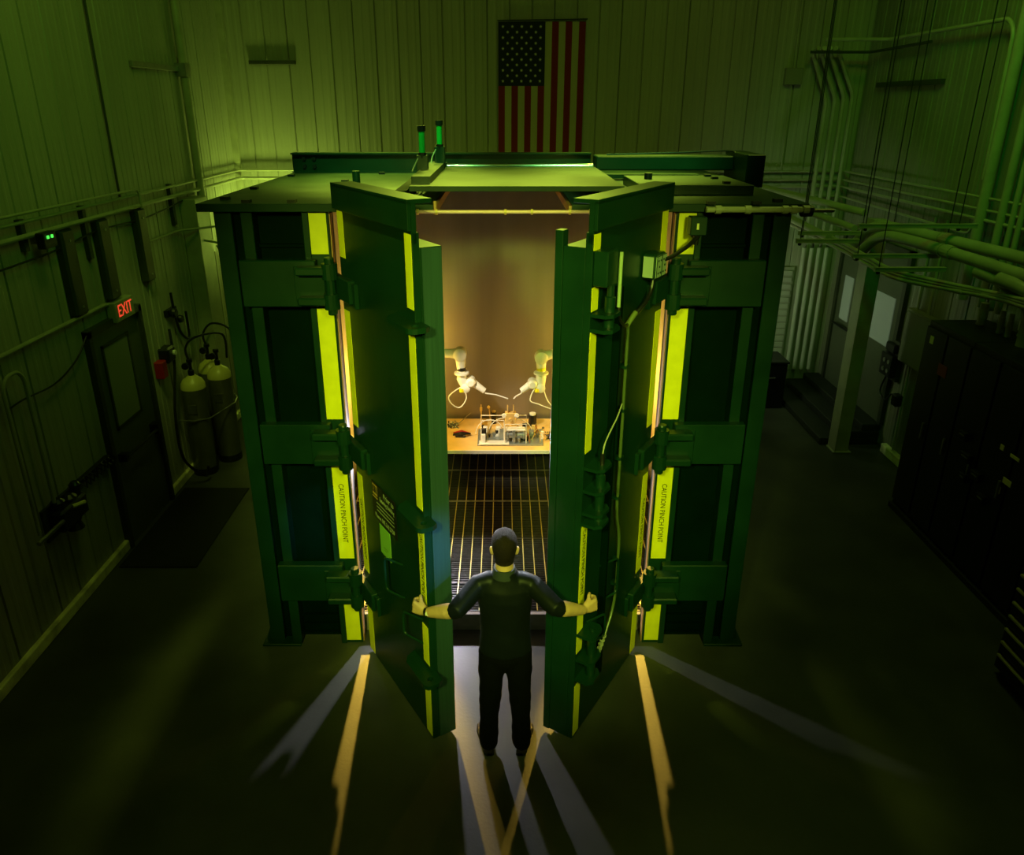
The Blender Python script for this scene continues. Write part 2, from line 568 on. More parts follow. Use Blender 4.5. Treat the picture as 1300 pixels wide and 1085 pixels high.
# outer shell
for s in (-1, 1):
    cpart('side_wall', B(s * 1.80, s * 1.86, CF + .12, CB, 0, CT_))
    # front bay
    cpart('corner_column', B(s * 1.99, s * 1.87, CF - .0, CF + .15, 0, CT_, bev=.004))
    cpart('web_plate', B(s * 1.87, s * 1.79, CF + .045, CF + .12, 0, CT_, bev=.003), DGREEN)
    cpart('bay_column', B(s * 1.80, s * 1.72, CF - .02, CF + .12, 0, CT_, bev=.004))
    cpart('inner_column', B(s * 1.38, s * 1.335, CF - .02, CF + .15, 0, CT_, bev=.004))
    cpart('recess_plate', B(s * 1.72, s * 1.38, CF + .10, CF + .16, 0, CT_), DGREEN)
    cpart('door_post', B(s * 1.34, s * OP, CF - .005, CF + .15, 0, CT_, bev=.003))
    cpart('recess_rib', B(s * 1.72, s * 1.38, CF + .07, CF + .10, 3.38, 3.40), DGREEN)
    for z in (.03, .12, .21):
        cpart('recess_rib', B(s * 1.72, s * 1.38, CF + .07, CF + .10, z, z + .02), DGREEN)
    cpart('base_plate', B(s * 2.05, s * 1.72, CF - .06, CF + .15, 0, .025, bev=.004))
    bm = bmesh.new()
    prism(bm, [(s * 2.03, CF + .02, .02), (s * 1.99, CF + .02, .02), (s * 1.99, CF + .02, .16)], (0, .02, 0))
    cpart('gusset', bm)
    # jamb linings (wood strip, white strip) inside the doorway edge
    cpart('wood_jamb', B(s * (OP + .05), s * (OP - .006), CF + .02, CF + .075, 0, CT_ - .02), WOOD)
    cpart('jamb_liner', B(s * (OP + .05), s * (OP + .004), CF + .075, CF + .16, 0, CT_ - .02), LINER)
    # straps with hinges
    for (z0, z1) in ((2.985, 3.315), (1.745, 2.075), (.485, .83)):
        zc = (z0 + z1) / 2
        sp = cpart('hinge_strap', B(s * 1.83, s * 1.30, CF - .085, CF - .012, z0, z1, bev=.006))
        obj('wear_plate', B(s * 1.45, s * 1.24, CF - .10, CF - .085, z0 + .04, z1 - .04, bev=.004), GREEN, sp)
        # hinge knuckles on the strap
        for dz in (-.105, .105):
            bm = bmesh.new()
            box(bm, s * 1.42, s * 1.19, CF - .19, CF - .085, zc + dz - .028, zc + dz + .028, bev=.01)
            lathe(bm, (s * 1.185, CF - .155, zc + dz), [(.055, -.055), (.055, .055)], 14)
            obj('hinge_knuckle', bm, GREEN, sp)
        obj('hinge_pin', L((s * 1.185, CF - .155, zc), [(.03, -.20), (.034, -.19), (.034, .19), (.03, .20)], 12), GREEN, sp)

# caution tape on the door posts, with its printing in the same strip
def tape(bmat_M, w, zs, parent, txt=None, flip=False, name='caution_tape'):
    """vertical strip in the frame bmat_M: local x to the right, z up, facing -y"""
    for i, (z0, z1) in enumerate(zs):
        bm = B(0, w, -.0025, 0, z0, z1)
        if txt and txt[0] == i:
            zc = txt[1]
            xd, yd = ((0, 0, -1), (1, 0, 0))
            if flip: xd, yd = (0, 0, 1), (-1, 0, 0)
            text_bm(bm, 'CAUTION PINCH POINT', txt[2], basis(xd, yd, (0, -1, 0), (w / 2, -.0032, zc)), mi=1, xs=.84)
        obj(name, bm, [YEL, BLK], parent, M=bmat_M, label='bright yellow tape printed CAUTION PINCH POINT' if (txt and txt[0] == i) else None)


for s in (-1, 1):
    x0 = -1.335 if s < 0 else 1.215
    tape(Matrix.Translation((x0, CF - .0055, 0)), .12, [(3.345, CT_ - .01), (2.09, 2.955), (.85, 1.73), (.03, .475)], cell, (2, 1.27, .058))

# interior
cpart('rear_wall', B(-1.8, 1.8, CB - .08, CB, 0, CT_), STEEL)
cpart('interior_liner', B(-1.795, -1.76, CF + .16, CB - .08, 0, CT_), SIDEL)
cpart('interior_liner', B(1.76, 1.795, CF + .16, CB - .08, 0, CT_), SIDEL)
cpart('sill', B(-1.33, 1.33, 5.36, 5.40, 0, .165), CONC)
ys = [5.40, 5.82, 6.58, 7.34, 8.10, 8.74]
for i in range(5):
    y0, y1 = ys[i] + .006, ys[i + 1] - .006
    bm = bmesh.new()
    for (a, b, c, d) in ((-1.7, 1.7, y0, y0 + .008), (-1.7, 1.7, y1 - .008, y1), (-1.7, -1.692, y0, y1), (1.692, 1.7, y0, y1)):
        box(bm, a, b, c, d, .13, .17)
    gp = cpart('grating_panel', bm, GRATEM)
    bm = bmesh.new()
    y = y0 + .04
    while y < y1 - .02:
        box(bm, -1.69, 1.69, y - .0028, y + .0028, .13, .168)
        y += .0355
    obj('bearing_bars', bm, GRATEM, gp, kind='stuff')
    bm = bmesh.new()
    for k in range(-16, 17):
        box(bm, k * .1025 - .0045, k * .1025 + .0045, y0, y1, .155, .172)
    obj('cross_bars', bm, XBAR, gp, kind='stuff')
for y in (7.34, 8.10):
    cpart('support_strip', B(-1.7, 1.7, y - .012, y + .012, .12, .176), GALV)
cpart('pit_floor', B(-1.75, 1.75, 5.4, 8.76, 0, .02), mat('pit', (.02, .02, .018), .8))

# roof: left slab, right slab, rear slab around the slot
RZ0, RZ1 = CT_, 3.695
cpart('roof_slab', B(-2.08, -.62, CF - .06, CB + .05, RZ0, RZ1, bev=.004))
cpart('roof_slab', B(.62, 2.08, CF - .06, CB + .05, RZ0, RZ1, bev=.004))
cpart('roof_slab', B(-.62, .62, 6.9, CB + .05, RZ0, RZ1, bev=.004))
for s in (-1, 1):
    cpart('slot_edge', B(s * .62, s * .475, CF - .02, 6.9, RZ0 + .004, RZ1 - .01))
    cpart('slot_lining', B(s * .475, s * .455, CF, 6.9, RZ0 - .02, RZ1 - .02), WOOD)
    cpart('hatch_rail', B(s * .74, s * .66, 5.25, 7.0, RZ1, RZ1 + .075), DGREEN)
bm = B(-.63, .82, 5.14, 6.85, 3.775, 3.81, bev=.003)
cpart('sliding_hatch', bm)
cpart('raised_roof_plate', B(1.02, 1.86, 5.66, 6.5, RZ1, RZ1 + .072, bev=.004))
bm = bmesh.new()
for (px, py) in ((286, 253), (313, 257), (371, 257), (323, 240), (370, 224), (902, 259), (960, 259), (987, 256), (438, 231), (485, 221)):
    c = PZ(px, py, RZ1)
    bm = bmesh.new()
    box(bm, c.x - .028, c.x + .028, c.y - .028, c.y + .028, RZ1, RZ1 + .02)
    cpart('roof_bolt', bm, BLACKM)
for (px, py) in ((898, 224), (907, 227), (922, 233)):
    c = PZ(px, py, RZ1 + .072)
    cpart('roof_bolt', B(c.x - .025, c.x + .025, c.y - .025, c.y + .025, RZ1 + .072, RZ1 + .09), BLACKM)
for (px, py) in ((453, 236), (822, 239)):
    c = PZ(px, py, RZ1)
    cpart('lifting_stub', L((c.x, c.y, RZ1), [(.032, 0), (.032, .12)], 12), GREEN if px < 600 else BLACKM)
# rear beams
YBM = 7.75
bm = bmesh.new()
box(bm, -2.1, .88, YBM, YBM + .02, RZ1, RZ1 + .17); box(bm, -2.1, .88, YBM - .06, YBM + .08, RZ1 + .17, RZ1 + .185); box(bm, -2.1, .88, YBM - .06, YBM + .08, RZ1, RZ1 + .012)
bb = cpart('rear_beam', bm)
for i in range(2):
    for j in range(2):
        obj('beam_bolt', L((-1.98 + .1 * i, YBM, RZ1 + .055 + .075 * j), [(.02, -.025), (.02, 0)], 6, 'Y'), BLACKM, bb)
# hydraulic ram that slides the hatch
zr = 3.79
ram = cpart('hatch_ram', T([(-.56, 7.25, zr), (.85, 7.25, zr)], .022, 12), CHROME, smooth=True, label='polished piston rod of the roof hatch')
obj('clevis', B(-.62, -.52, 7.2, 7.3, zr - .05, zr + .03), GREEN, ram)
cpart('ram_housing', B(.86, 2.28, 7.12, 7.38, 3.76, 3.885, bev=.01))
cpart('ram_rail', B(.72, 1.75, 6.85, 6.98, 3.71, 3.745))
cpart('ram_post', B(2.12, 2.28, 6.72, 7.40, RZ1 - .05, 3.92, bev=.006))
cpart('ram_hose', T(smooth_path([(.95, 7.1, 3.9), (1.6, 7.12, 3.915), (2.05, 7.15, 3.93), (2.15, 7.1, 3.9), (2.22, 6.8, 3.80)]), .008, 6), BLACKP)
# bracket with two green tubes at the hatch's left edge
cpart('hatch_angle', B(-.63, -.50, 5.3, 6.8, 3.81, 3.86))
for (px, y0, zt, zb) in ((537, 5.95, None, None), (559, 6.7, None, None)):
    a = P(px, 222 if px == 537 else 217, y0)
    top = P(px, 163 if px == 537 else 156, y0)
    mid = P(px, 197 if px == 537 else 186, y0)
    cpart('tube_bracket', B(a.x - .045, a.x + .045, y0 - .03, y0 + .03, 3.81, mid.z, bev=.004))
    tb = cpart('green_tube', L((a.x, y0, mid.z), [(.024, 0), (.024, top.z - mid.z)], 12), TUBEG, smooth=True, label='glossy green glass tube')
    for z in (mid.z, top.z):
        obj('end_cap', L((a.x, y0, z), [(.032, -.02), (.032, .02)], 12), BLACKM, tb)
    cpart('tube_wire', T(smooth_path([(a.x - .02, y0 - .02, mid.z), (a.x - .06, y0 - .05, mid.z - .08), (a.x - .07, y0 - .1, 3.85)]), .005, 5), PIPE)
# tie bar across the doorway
tbz = P(640, 268.5, CF - .02).z
tbar = cpart('tie_bar', T([(-.66, CF - .03, tbz), (.68, CF - .03, tbz)], .012, 10), mat('pale_rod', (.9, .55, .55), .35), smooth=True, label='pale thin rod across the top of the doorway')
for x in (-.45, .02, .46, -.58, .2, .6):
    obj('collar', L((x, CF - .03, tbz), [(.02, -.008), (.02, .008)], 8, 'X'), BRASS, tbar)
cpart('brace', T([(-.46, CF - .02, RZ0 - .02), (-.46, CF - .02, RZ0 + .07)], .012, 6), WOOD)
# conduit run and junction box on the front right of the roof
zc_ = P(950, 266, CF - .10).z
cd = cpart('front_conduit', T([(1.37, CF - .10, zc_), (1.98, CF - .10, zc_), (2.1, CF - .08, zc_)], .02, 10), PIPE, smooth=True)
for x in (1.45, 1.65, 1.9, 1.96, 2.04):
    obj('coupling', L((x, CF - .10, zc_), [(.028, -.02), (.028, .02)], 10, 'X'), PIPE, cd)
cpart('conduit_end_bolt', L((2.1, CF - .08, zc_ - .01), [(.012, 0), (.012, .14)], 8, 'X'), STEEL)
cpart('conduit_bushing', L((2.06, CF - .08, zc_ - .01), [(.04, -.04), (.04, .03)], 10, 'X'), BLACKM)
jb = cpart('junction_box', B(1.26, 1.37, CF - .17, CF - .07, 3.50, 3.62, bev=.005))
obj('sticker', B(1.30, 1.315, CF - .1725, CF - .17, 3.54, 3.58), LABELM, jb)
cpart('flex_gland', L((1.315, CF - .12, 3.46), [(.018, -.03), (.022, .04)], 10), BLACKM)
pth = [P(893, 292, CF - .12), P(880, 306, CF - .18), P(868, 316, CF - .25), P(852, 326, CF - .34), P(838, 331, 4.80)]
fx = cpart('flexible_conduit', T(smooth_path(pth), .014, 8), BLACKP, smooth=True)

# ------------------------------------------------------------------ the two door leaves
def leaf(s):
    Hx, Hy = -1.12 * s, 5.10
    ux, uy = .534 * s, -.845
    ang = math.atan2(uy, ux)
    M = Matrix.Translation((Hx, Hy, 0)) @ Matrix.Rotation(ang, 4, 'Z')
    LW = 1.16
    g = .03
    top = 3.66

    def b(bm, x0, x1, y0, y1, z0, z1, bev=0, mi=0):
        box(bm, x0, x1, y0 * s, y1 * s, z0, z1, bev, mi)

    # outer plate is the door part itself
    bm = bmesh.new()
    b(bm, 0, LW, 0, .045, g, top, .003)
    door = obj('cell_door', bm, GREEN, cell, M=M, label=('left' if s > 0 else 'right') + ' leaf of the cell doors, dark green with yellow tape')

    def sub(name, bm, m=GREEN, **k):
        return obj(name, bm, m, door, M=M, **k)

    bm = bmesh.new()
    b(bm, .06, LW - .0, .045, .185, g, 3.575, .003)
    sub('inner_slab', bm)
    if s < 0:
        bm = bmesh.new(); b(bm, LW - .06, LW + .006, .185, .235, g, 3.66, .003)
        sub('edge_flange', bm)
    else:
        bm = bmesh.new(); b(bm, LW, LW + .004, .055, .18, g, 3.57)
        sub('edge_cover', bm, mat('brushed_green_edge', (.030, .075, .07), .4, metal=.3, var=.15, scale=4, stretch=(20, 20, .3)))
    bm = bmesh.new(); b(bm, -.02, LW, -.022, 0, 3.67, 3.83, .002); b(bm, -.02, LW, -.022, .13, 3.815, 3.84, .002)
    b(bm, 0, LW, 0, .03, 3.6, 3.82)
    sub('top_band', bm)
    # tape: hinge edge and free edge
    Mh = M @ (Matrix.Translation((.01, 0, 0)) if s > 0 else Matrix.Rotation(math.pi, 4, 'Z') @ Matrix.Translation((-.11, 0, 0)))
    wE = .085
    seg_h = [(3.02 + .33, 3.66), (2.10, 2.98), (.83, 1.70), (.04, .50)]
    for i, (z0, z1) in enumerate(seg_h):
        bmt = B(0, .10, -.0025, 0, z0, z1)
        if i == 2:
            text_bm(bmt, 'CAUTION PINCH POINT', .058, basis((0, 0, -1), (1, 0, 0), (0, -1, 0), (.05, -.0032, 1.22)), mi=1, xs=.84)
        obj('caution_tape', bmt, [YEL, BLK], door, M=Mh)
    Mf = M @ (Matrix.Translation((LW - .095, 0, 0)) if s > 0 else Matrix.Rotation(math.pi, 4, 'Z') @ Matrix.Translation((-LW + .01, 0, 0)))
    if s > 0:
        seg_f = [(3.22, 3.65), (1.91, 3.12), (1.12, 1.77), (.68, 1.0), (.05, .57)]
        ti, tz = 2, 1.48
    else:
        seg_f = [(3.56, 3.65), (3.21, 3.35), (2.31, 3.09), (.78, 1.79), (.05, .50)]
        ti, tz = 3, 1.50
    for i, (z0, z1) in enumerate(seg_f):
        bmt = B(0, wE, -.0025, 0, z0, z1)
        if i == ti:
            text_bm(bmt, 'CAUTION PINCH POINT', .055, basis((0, 0, -1), (1, 0, 0), (0, -1, 0), (wE / 2, -.0032, tz)), mi=1, xs=.84)
        obj('caution_tape', bmt, [YEL, BLK], door, M=Mf)
    # hinge arms on the leaf
    for zc in (3.15, 1.91, .66):
        bm = bmesh.new()
        b(bm, -.07, .26, -.052, 0, zc - .085, zc + .075, .006)
        b(bm, -.10, .02, -.10, -.03, zc - .06, zc + .06, .006)
        b(bm, .26, .31, -.03, 0, zc - .11, zc + .06, .004)
        sub('hinge_arm', bm)
    # D handles
    if s > 0:
        hs = [(.62, 1.02, 1.30), (.90, .82, 1.02)]
    else:
        hs = [(.66, 1.02, 1.32), (.84, .76, .96)]
    for (hx, z0, z1) in hs:
        pts = [(hx + .17, 0, z1), (hx + .02, -.07 * s, z1), (hx, -.07 * s, z1 - .04), (hx, -.07 * s, z0), (hx + .17, 0, z0)]
        sub('grab_handle', T(fillet(pts, .04), .009, 8), GREEN, smooth=True)
    if s > 0:
        # receiver lugs with a pin hole
        for z in (3.12, 1.84, .61):
            bm = bmesh.new()
            x0, xe, yd = LW - .26, LW + .13, -.10
            outer = [(x0, 0), (x0 + .03, yd * .7), (x0 + .08, yd)] + [(xe - .05 + .05 * math.cos(a), yd + .05 + .05 * math.sin(a)) for a in (-1.57, -1.1, -.6, 0)] + [(xe, -.0), (xe - .02, .035), (LW + .008, .035), (LW + .008, 0)]
            hole = [(LW + .065 + .022 * math.cos(2 * math.pi * j / 12), -.035 + .022 * math.sin(2 * math.pi * j / 12)) for j in range(12)]
            for zz in (z, z + .032):
                vo = [bm.verts.new((p[0], p[1] * s, zz)) for p in outer]
                vh = [bm.verts.new((p[0], p[1] * s, zz)) for p in hole]
                eo = [bm.edges.new((vo[i], vo[(i + 1) % len(vo)])) for i in range(len(vo))]
                eh = [bm.edges.new((vh[i], vh[(i + 1) % 12])) for i in range(12)]
                bmesh.ops.triangle_fill(bm, use_beauty=True, edges=eo + eh)
                if zz == z: lo, lh = vo, vh
            for A, C in ((lo, vo), (lh, vh)):
                for i in range(len(A)):
                    bm.faces.new((A[i], A[(i + 1) % len(A)], C[(i + 1) % len(A)], C[i]))
            sub('latch_lug', bm, GREEN)
        # safety sign and paper
        Ms = M
        bm = B(.30, .72, -.004, 0, 1.46, 1.76)
        text_bm(bm, 'Prior to', .062, basis((1, 0, 0), (0, 0, 1), (0, -1, 0), (.60, -.005, 1.715)), mi=1, xs=.9)
        text_bm(bm, 'Entering Building', .050, basis((1, 0, 0), (0, 0, 1), (0, -1, 0), (.565, -.005, 1.66)), mi=1, xs=.75)
        for k in range(3):
            box(bm, .38, .68, -.005, -.004, 1.605 - .03 * k, 1.613 - .03 * k, mi=1)
        text_bm(bm, 'Phone: 505.263.2758', .05, basis((1, 0, 0), (0, 0, 1), (0, -1, 0), (.51, -.005, 1.495)), mi=1, xs=.8)
        # emblem: framed block with a small figure grid
        box(bm, .315, .40, -.005, -.004, 1.66, 1.745, mi=2)
        for k in range(3):
            box(bm, .322 + .027 * k, .340 + .027 * k, -.006, -.005, 1.68, 1.735, mi=0)
        box(bm, .315, .40, -.006, -.004, 1.64, 1.646, mi=2)
        obj('notice_sign', bm, [BLK, SIGNT, GOLD], door, M=M, label='black notice with gold emblem, pale lettering and phone number')
        bm = B(.40, .585, -.003, 0, 1.20, 1.44)
        box(bm, .46, .54, -.004, -.003, 1.27, 1.273, mi=1)
        box(bm, .47, .52, -.004, -.003, 1.25, 1.252, mi=1)
        obj('paper_note', bm, [PAPER, BLK], door, M=M, label='pale green paper sheet')
    else:
        # latch actuators on the right leaf
        def pt(x, y, z): return (x, -y * 1.0 * s * -1 * -1, z)   # y outward positive -> local
        yo = lambda v: -v * s                                    # outward distance -> local y
        xc = LW - .10
        for zs in ((3.18, 3.09), (2.20, 2.04, 1.88, 1.80), (.93, .72, .55)):
            for z in zs:
                bm = bmesh.new()
                prism(bm, [(xc - .09, 0, z), (xc + .09, 0, z), (xc + .09, yo(.09), z), (xc + .05, yo(.125), z), (xc - .05, yo(.125), z), (xc - .09, yo(.09), z)], (0, 0, .022))
                sub('latch_plate', bm)
        for (z0, z1) in ((3.10, 3.34), (1.80, 2.19), (.56, .92)):
            bm = bmesh.new()
            lathe(bm, (xc - .01, yo(.07), z0), [(.032, 0), (.032, z1 - z0 - .05), (.022, z1 - z0 - .045), (.018, z1 - z0 + .05)], 14)
            sub('latch_pin', bm, GREEN, smooth=True)
        bm = bmesh.new()
        box(bm, LW - .15, LW - .012, 0, yo(.09), 3.36, 3.56, bev=.006)
        sub('actuator_plate', bm)
        sub('actuator_rod', T([(LW - .17, yo(.10), 3.22), (LW - .17, yo(.10), 3.54)], .011, 10), mat('pale_rod_green', (.3, .38, .2), .3), smooth=True)
        # twin cast junction boxes with lettering plates
        u0 = .24
        bm = bmesh.new()
        box(bm, u0, u0 + .18, 0, yo(.09), 3.27, 3.43, bev=.010)
        for k in range(2):
            # plates on the camera-side end and on the face
            box(bm, u0 + .005 + .09 * k, u0 + .085 + .09 * k, yo(.09), yo(.102), 3.28, 3.42, bev=.004, mi=1)
            for (dx, dz) in ((.02, .03), (.06, .03), (.04, .07), (.02, .11), (.06, .11)):
                box(bm, u0 + .005 + .09 * k + dx - .006, u0 + .005 + .09 * k + dx + .006, yo(.102), yo(.106), 3.28 + dz - .006, 3.28 + dz + .006, mi=0)
        box(bm, u0 + .18, u0 + .19, yo(.01), yo(.085), 3.28, 3.42, bev=.003, mi=1)
        obj('door_junction_box', bm, [GREEN, mat('pale_cover', (.36, .44, .36), .45, metal=.2)], door, M=M, label='pair of square pale cover plates')
        main = [(.33, yo(.05), 3.27), (.35, yo(.05), 3.18), (.44, yo(.05), 3.12), (.60, yo(.05), 3.08)]
        sub('door_conduit', T(fillet(main, .06), .014, 8), BLACKP, smooth=True)
        run = [(.68, yo(.04), 3.06), (.68, yo(.04), 1.66), (.60, yo(.04), 1.46), (.60, yo(.04), 1.0), (.64, yo(.04), .84), (.86, yo(.05), .62)]
        sub('door_conduit', T(fillet(run, .10, 6), .0105, 8), mat('green_grey_conduit', (.07, .10, .03), .35), smooth=True)
        for z in (2.75, 2.45, 2.1, 1.8, 1.25, 1.05):
            x = .68 if z > 1.6 else .60
            bm = bmesh.new(); box(bm, x - .035, x + .022, 0, yo(.055), z - .009, z + .009)
            sub('conduit_clip', bm)
        sub('tee_fitting', T([(.60, yo(.05), 3.09), (.72, yo(.05), 3.04)], .017, 10), mat('fitting', (.14, .18, .05), .4), smooth=True)
        sub('sensor_cable', T(smooth_path([(LW - .17, yo(.10), 3.24), (LW - .20, yo(.10), 3.14), (.82, yo(.08), 3.06), (.72, yo(.05), 3.04)]), .009, 8), BLACKP, smooth=True)
        sub('sensor_cable', T(smooth_path([(.70, yo(.04), 2.5), (.82, yo(.06), 2.45), (LW - .13, yo(.08), 2.36), (LW - .10, yo(.08), 2.24)]), .005, 6), PIPE, smooth=True)
        sub('cable_sleeve', T([(LW - .10, yo(.08), 2.22), (LW - .10, yo(.08), 2.30)], .014, 8), BLACKP)
        # coiled fittings at the lower actuator
        bm = bmesh.new()
        for k in range(6):
            lathe(bm, (.80 + .022 * k, yo(.05), .72 - .022 * k), [(.02, -.006), (.02, .006)], 8)
        sub('cable_gland', bm, PIPE)
        bm = bmesh.new(); b(bm, .80, .83, -.05, 0, .4, 3.3, .003)
        sub('cable_channel', bm, DGREEN)
    return door


leaf(1)
leaf(-1)

# ------------------------------------------------------------------ inside the cell: bench, apparatus, robot arms
TZ = .60
bench = thing('work_bench', 'tan-topped bench with a bright steel edge inside the test cell', 'bench', (0, 8.2, .17))
obj('bench_top', B(-1.6, 1.6, 7.76, 8.70, TZ - .035, TZ, bev=.002), ORANGE, bench)
obj('edge_strip', B(-1.6, 1.6, 7.745, 7.76, TZ - .036, TZ + .004), mat('edge_strip_metal', (.75, .75, .68), .35), bench, label='bright steel edge strip')
for x in (-1.5, 1.5):
    for y in (7.85, 8.6):
        obj('leg', B(x - .03, x + .03, y - .03, y + .03, .17, TZ - .035), GALV, bench)


def on(px, py, D=None):
    """point of the bench top under an image point"""
    return PZ(px, py, TZ)


ap = thing('test_apparatus', 'steel-framed apparatus with grey pressure cylinder standing on the bench', 'apparatus', (on(650, 563).x, on(650, 563).y, TZ))
a0, a1 = on(606, 566), on(690, 566)
yA = a0.y
obj('base_tray', B(a0.x, a1.x, yA, yA + .45, TZ, TZ + .02, bev=.003), GREYM, ap)
obj('tray_cover', B(a0.x + .02, a0.x + .37, yA - .01, yA + .1, TZ + .02, TZ + .026), WHITEP, ap)
# upright frames
for (px0, px1, yy, zt) in ((611, 640, yA + .06, .30), (641, 668, yA + .04, .26), (611, 668, yA + .40, .22)):
    xa, xb = P(px0, 550, yy).x, P(px1, 550, yy).x
    bm = bmesh.new()
    tube(bm, [(xa, yy, TZ + .02), (xa, yy, TZ + zt), (xb, yy, TZ + zt), (xb, yy, TZ + .02)], .006, 6)
    obj('tube_frame', bm, WHITEP, ap)
# grey pressure cylinder
c0, c1 = P(642, 554, yA + .10), P(667, 554, yA + .10)
bm = bmesh.new()
ln = c1.x - c0.x
lathe(bm, (c0.x, yA + .10, TZ + .10), [(.03, 0), (.055, .01), (.055, .03), (.045, .035), (.045, ln - .035), (.055, ln - .03), (.055, ln - .01), (.03, ln)], 16, 'X')
obj('pressure_cylinder', bm, GREYM, ap, smooth=True, label='horizontal grey pressure cylinder')
obj('cylinder_cover', B(c0.x, c1.x, yA + .06, yA + .14, TZ + .155, TZ + .19, bev=.01), WHITEP, ap)
# vessel on a stand
vc = P(648, 530, yA + .22)
bm = bmesh.new()
for dx in (-.035, .035):
    box(bm, vc.x + dx - .006, vc.x + dx + .006, yA + .19, yA + .25, TZ + .02, TZ + .42)
box(bm, vc.x - .065, vc.x + .065, yA + .18, yA + .26, TZ + .10, TZ + .34, bev=.006)
lathe(bm, (vc.x, yA + .17, TZ + .26), [(.02, -.02), (.02, .01)], 12, 'Y')
lathe(bm, (vc.x, yA + .17, TZ + .18), [(.012, -.02), (.012, .01)], 12, 'Y')
obj('sample_stand', bm, BRASS, ap, label='golden bracket holding the sample')
for dx in (-.075, .075):
    obj('hook_disc', L((vc.x + dx, yA + .18, TZ + .31), [(.022, -.01), (.03, 0), (.022, .01)], 10, 'Y'), WHITEP, ap)
# hoops
for (px, r_) in ((622, .17), (640, .19), (658, .17)):
    c = P(px, 552, yA + .3)
    bm = bmesh.new()
    tube(bm, [(c.x + r_ * math.cos(a), yA + .3, TZ + .02 + r_ * 1.1 * math.sin(a)) for a in [math.pi * k / 14 for k in range(15)]], .005, 6, cap=False)
    obj('cable_hoop', bm, WHITEP, ap)
# small blocks, fittings, valve bodies
rnd = random.Random(3)
for k in range(46):
    px = rnd.uniform(612, 690)
    yy = yA + rnd.uniform(.03, .40)
    x = P(px, 550, yy).x
    w = rnd.uniform(.012, .03)
    h = rnd.uniform(.03, .11)
    zb = TZ + .02 + (0 if rnd.random() < .6 else .06)
    m = rnd.choice([BLACKP, GREYM, BRASS, WHITEP, STEEL, BRASS])
    if rnd.random() < .5:
        bm = B(x - w, x + w, yy - w * .7, yy + w * .7, TZ + .02, zb + h, bev=.003)
        obj('fitting_block', bm, m, ap)
    else:
        obj('valve_body', L((x, yy, TZ + .02), [(w * .6, 0), (w * .6, h * .7), (w, h * .72), (w, h)], 10), m, ap)
for k in range(10):
    px = 672 + rnd.uniform(0, 18)
    yy = yA + rnd.uniform(0, .35)
    x = P(px, 555, yy).x
    obj('copper_line', T(smooth_path([(x, yy, TZ + .02), (x + rnd.uniform(-.03, .05), yy, TZ + rnd.uniform(.08, .16)), (x + rnd.uniform(-.08, .1), yy + .05, TZ + .03)], 4), .004, 5), rnd.choice([COPPER, BRASS]), ap)


def bench_thing(name, label, cat, px, py, build, group=None):
    p = on(px, py)
    t = thing(name, label, cat, (p.x, p.y, TZ), 0, group)
    build(t, p)
    return t


def cam_cyl(t, p, r=.033, h=.15, cap=None):
    obj('body', L(p, [(r * 1.15, 0), (r * 1.15, .02), (r, .022), (r, h * .8), (r * 1.15, h * .82), (r * 1.15, h)], 14), BLACKP, t, smooth=True)
    if cap: obj('cap', L(p + Vector((0, 0, h)), [(r * .8, 0), (r * .8, .02)], 14), cap, t)


bench_thing('black_canister', 'slim black canister at the left rear of the bench apparatus', 'canister', 627, 537, lambda t, p: cam_cyl(t, p, .028, .15, BRASS))
bench_thing('black_canister', 'squat black canister with pale lid at the right rear of the apparatus', 'canister', 676, 539, lambda t, p: cam_cyl(t, p, .05, .14, WHITEP))


def stand(t, p):
    obj('base', L(p, [(.03, 0), (.03, .02), (.01, .025)], 12), BRASS, t)
    obj('stem', L(p, [(.008, .02), (.008, .2), (.016, .21), (.016, .25), (.006, .26), (.006, .29)], 10), BRASS, t)
bench_thing('brass_probe_stand', 'slender brass probe stand left of the slim black canister', 'stand', 611, 541, stand)


def wand(t, p):
    obj('stem', T([p, p + Vector((-.02, 0, .25))], .005, 6), BRASS, t)
    obj('head', L(p + Vector((-.025, 0, .25)), [(.012, -.02), (.02, 0), (.006, .02)], 10), BRASS, t)
    obj('base', L(p, [(.022, 0), (.022, .012)], 10), BRASS, t)
bench_thing('yellow_wand', 'thin yellow-tipped wand standing by the slim black canister', 'wand', 623, 540, wand)


def pile(t, p, n=9, sx=.16, sy=.12, mats=(WHITEP, BLACKP, GREYM)):
    for k in range(n):
        q = [p + Vector((rnd.uniform(-sx, sx), rnd.uniform(-sy, sy), rnd.uniform(.006, .05 if j % 2 else .012))) for j in range(5)]
        q[0].z = q[-1].z = TZ + .006
        obj('cable', T([v if v.z > TZ + .004 else Vector((v.x, v.y, TZ + .006)) for v in smooth_path(q, 5)], .0045, 5), rnd.choice(mats), t)
bench_thing('cable_pile', 'tangle of pale and dark cables at the rear left of the bench', 'cables', 576, 541, lambda t, p: pile(t, p, 12, .08, .08))
bench_thing('cable_pile', 'loose dark cables lying on the bench at its right front', 'cables', 699, 556, lambda t, p: pile(t, p, 5, .06, .1, (BLACKP, BLACKP)))


def clamp(t, p):
    for (dx, dy, m) in ((0, .02, REDP), (.01, -.02, BLACKP), (0, -.05, BLACKP)):
        obj('jaw', T([p + Vector((-.10, dy, .03)), p + Vector((.0, dy * 1.2, .05)), p + Vector((.10 + dx, dy * .2 + .0, .03))], [.008, .016, .01], 8), m, t)
    obj('grip', B(p.x - .07, p.x + .05, p.y - .06, p.y - .01, TZ, TZ + .03, bev=.008), BLACKP, t)
bench_thing('clamp_tool', 'red and black clamp tool lying left of the apparatus', 'tool', 586, 553, clamp)


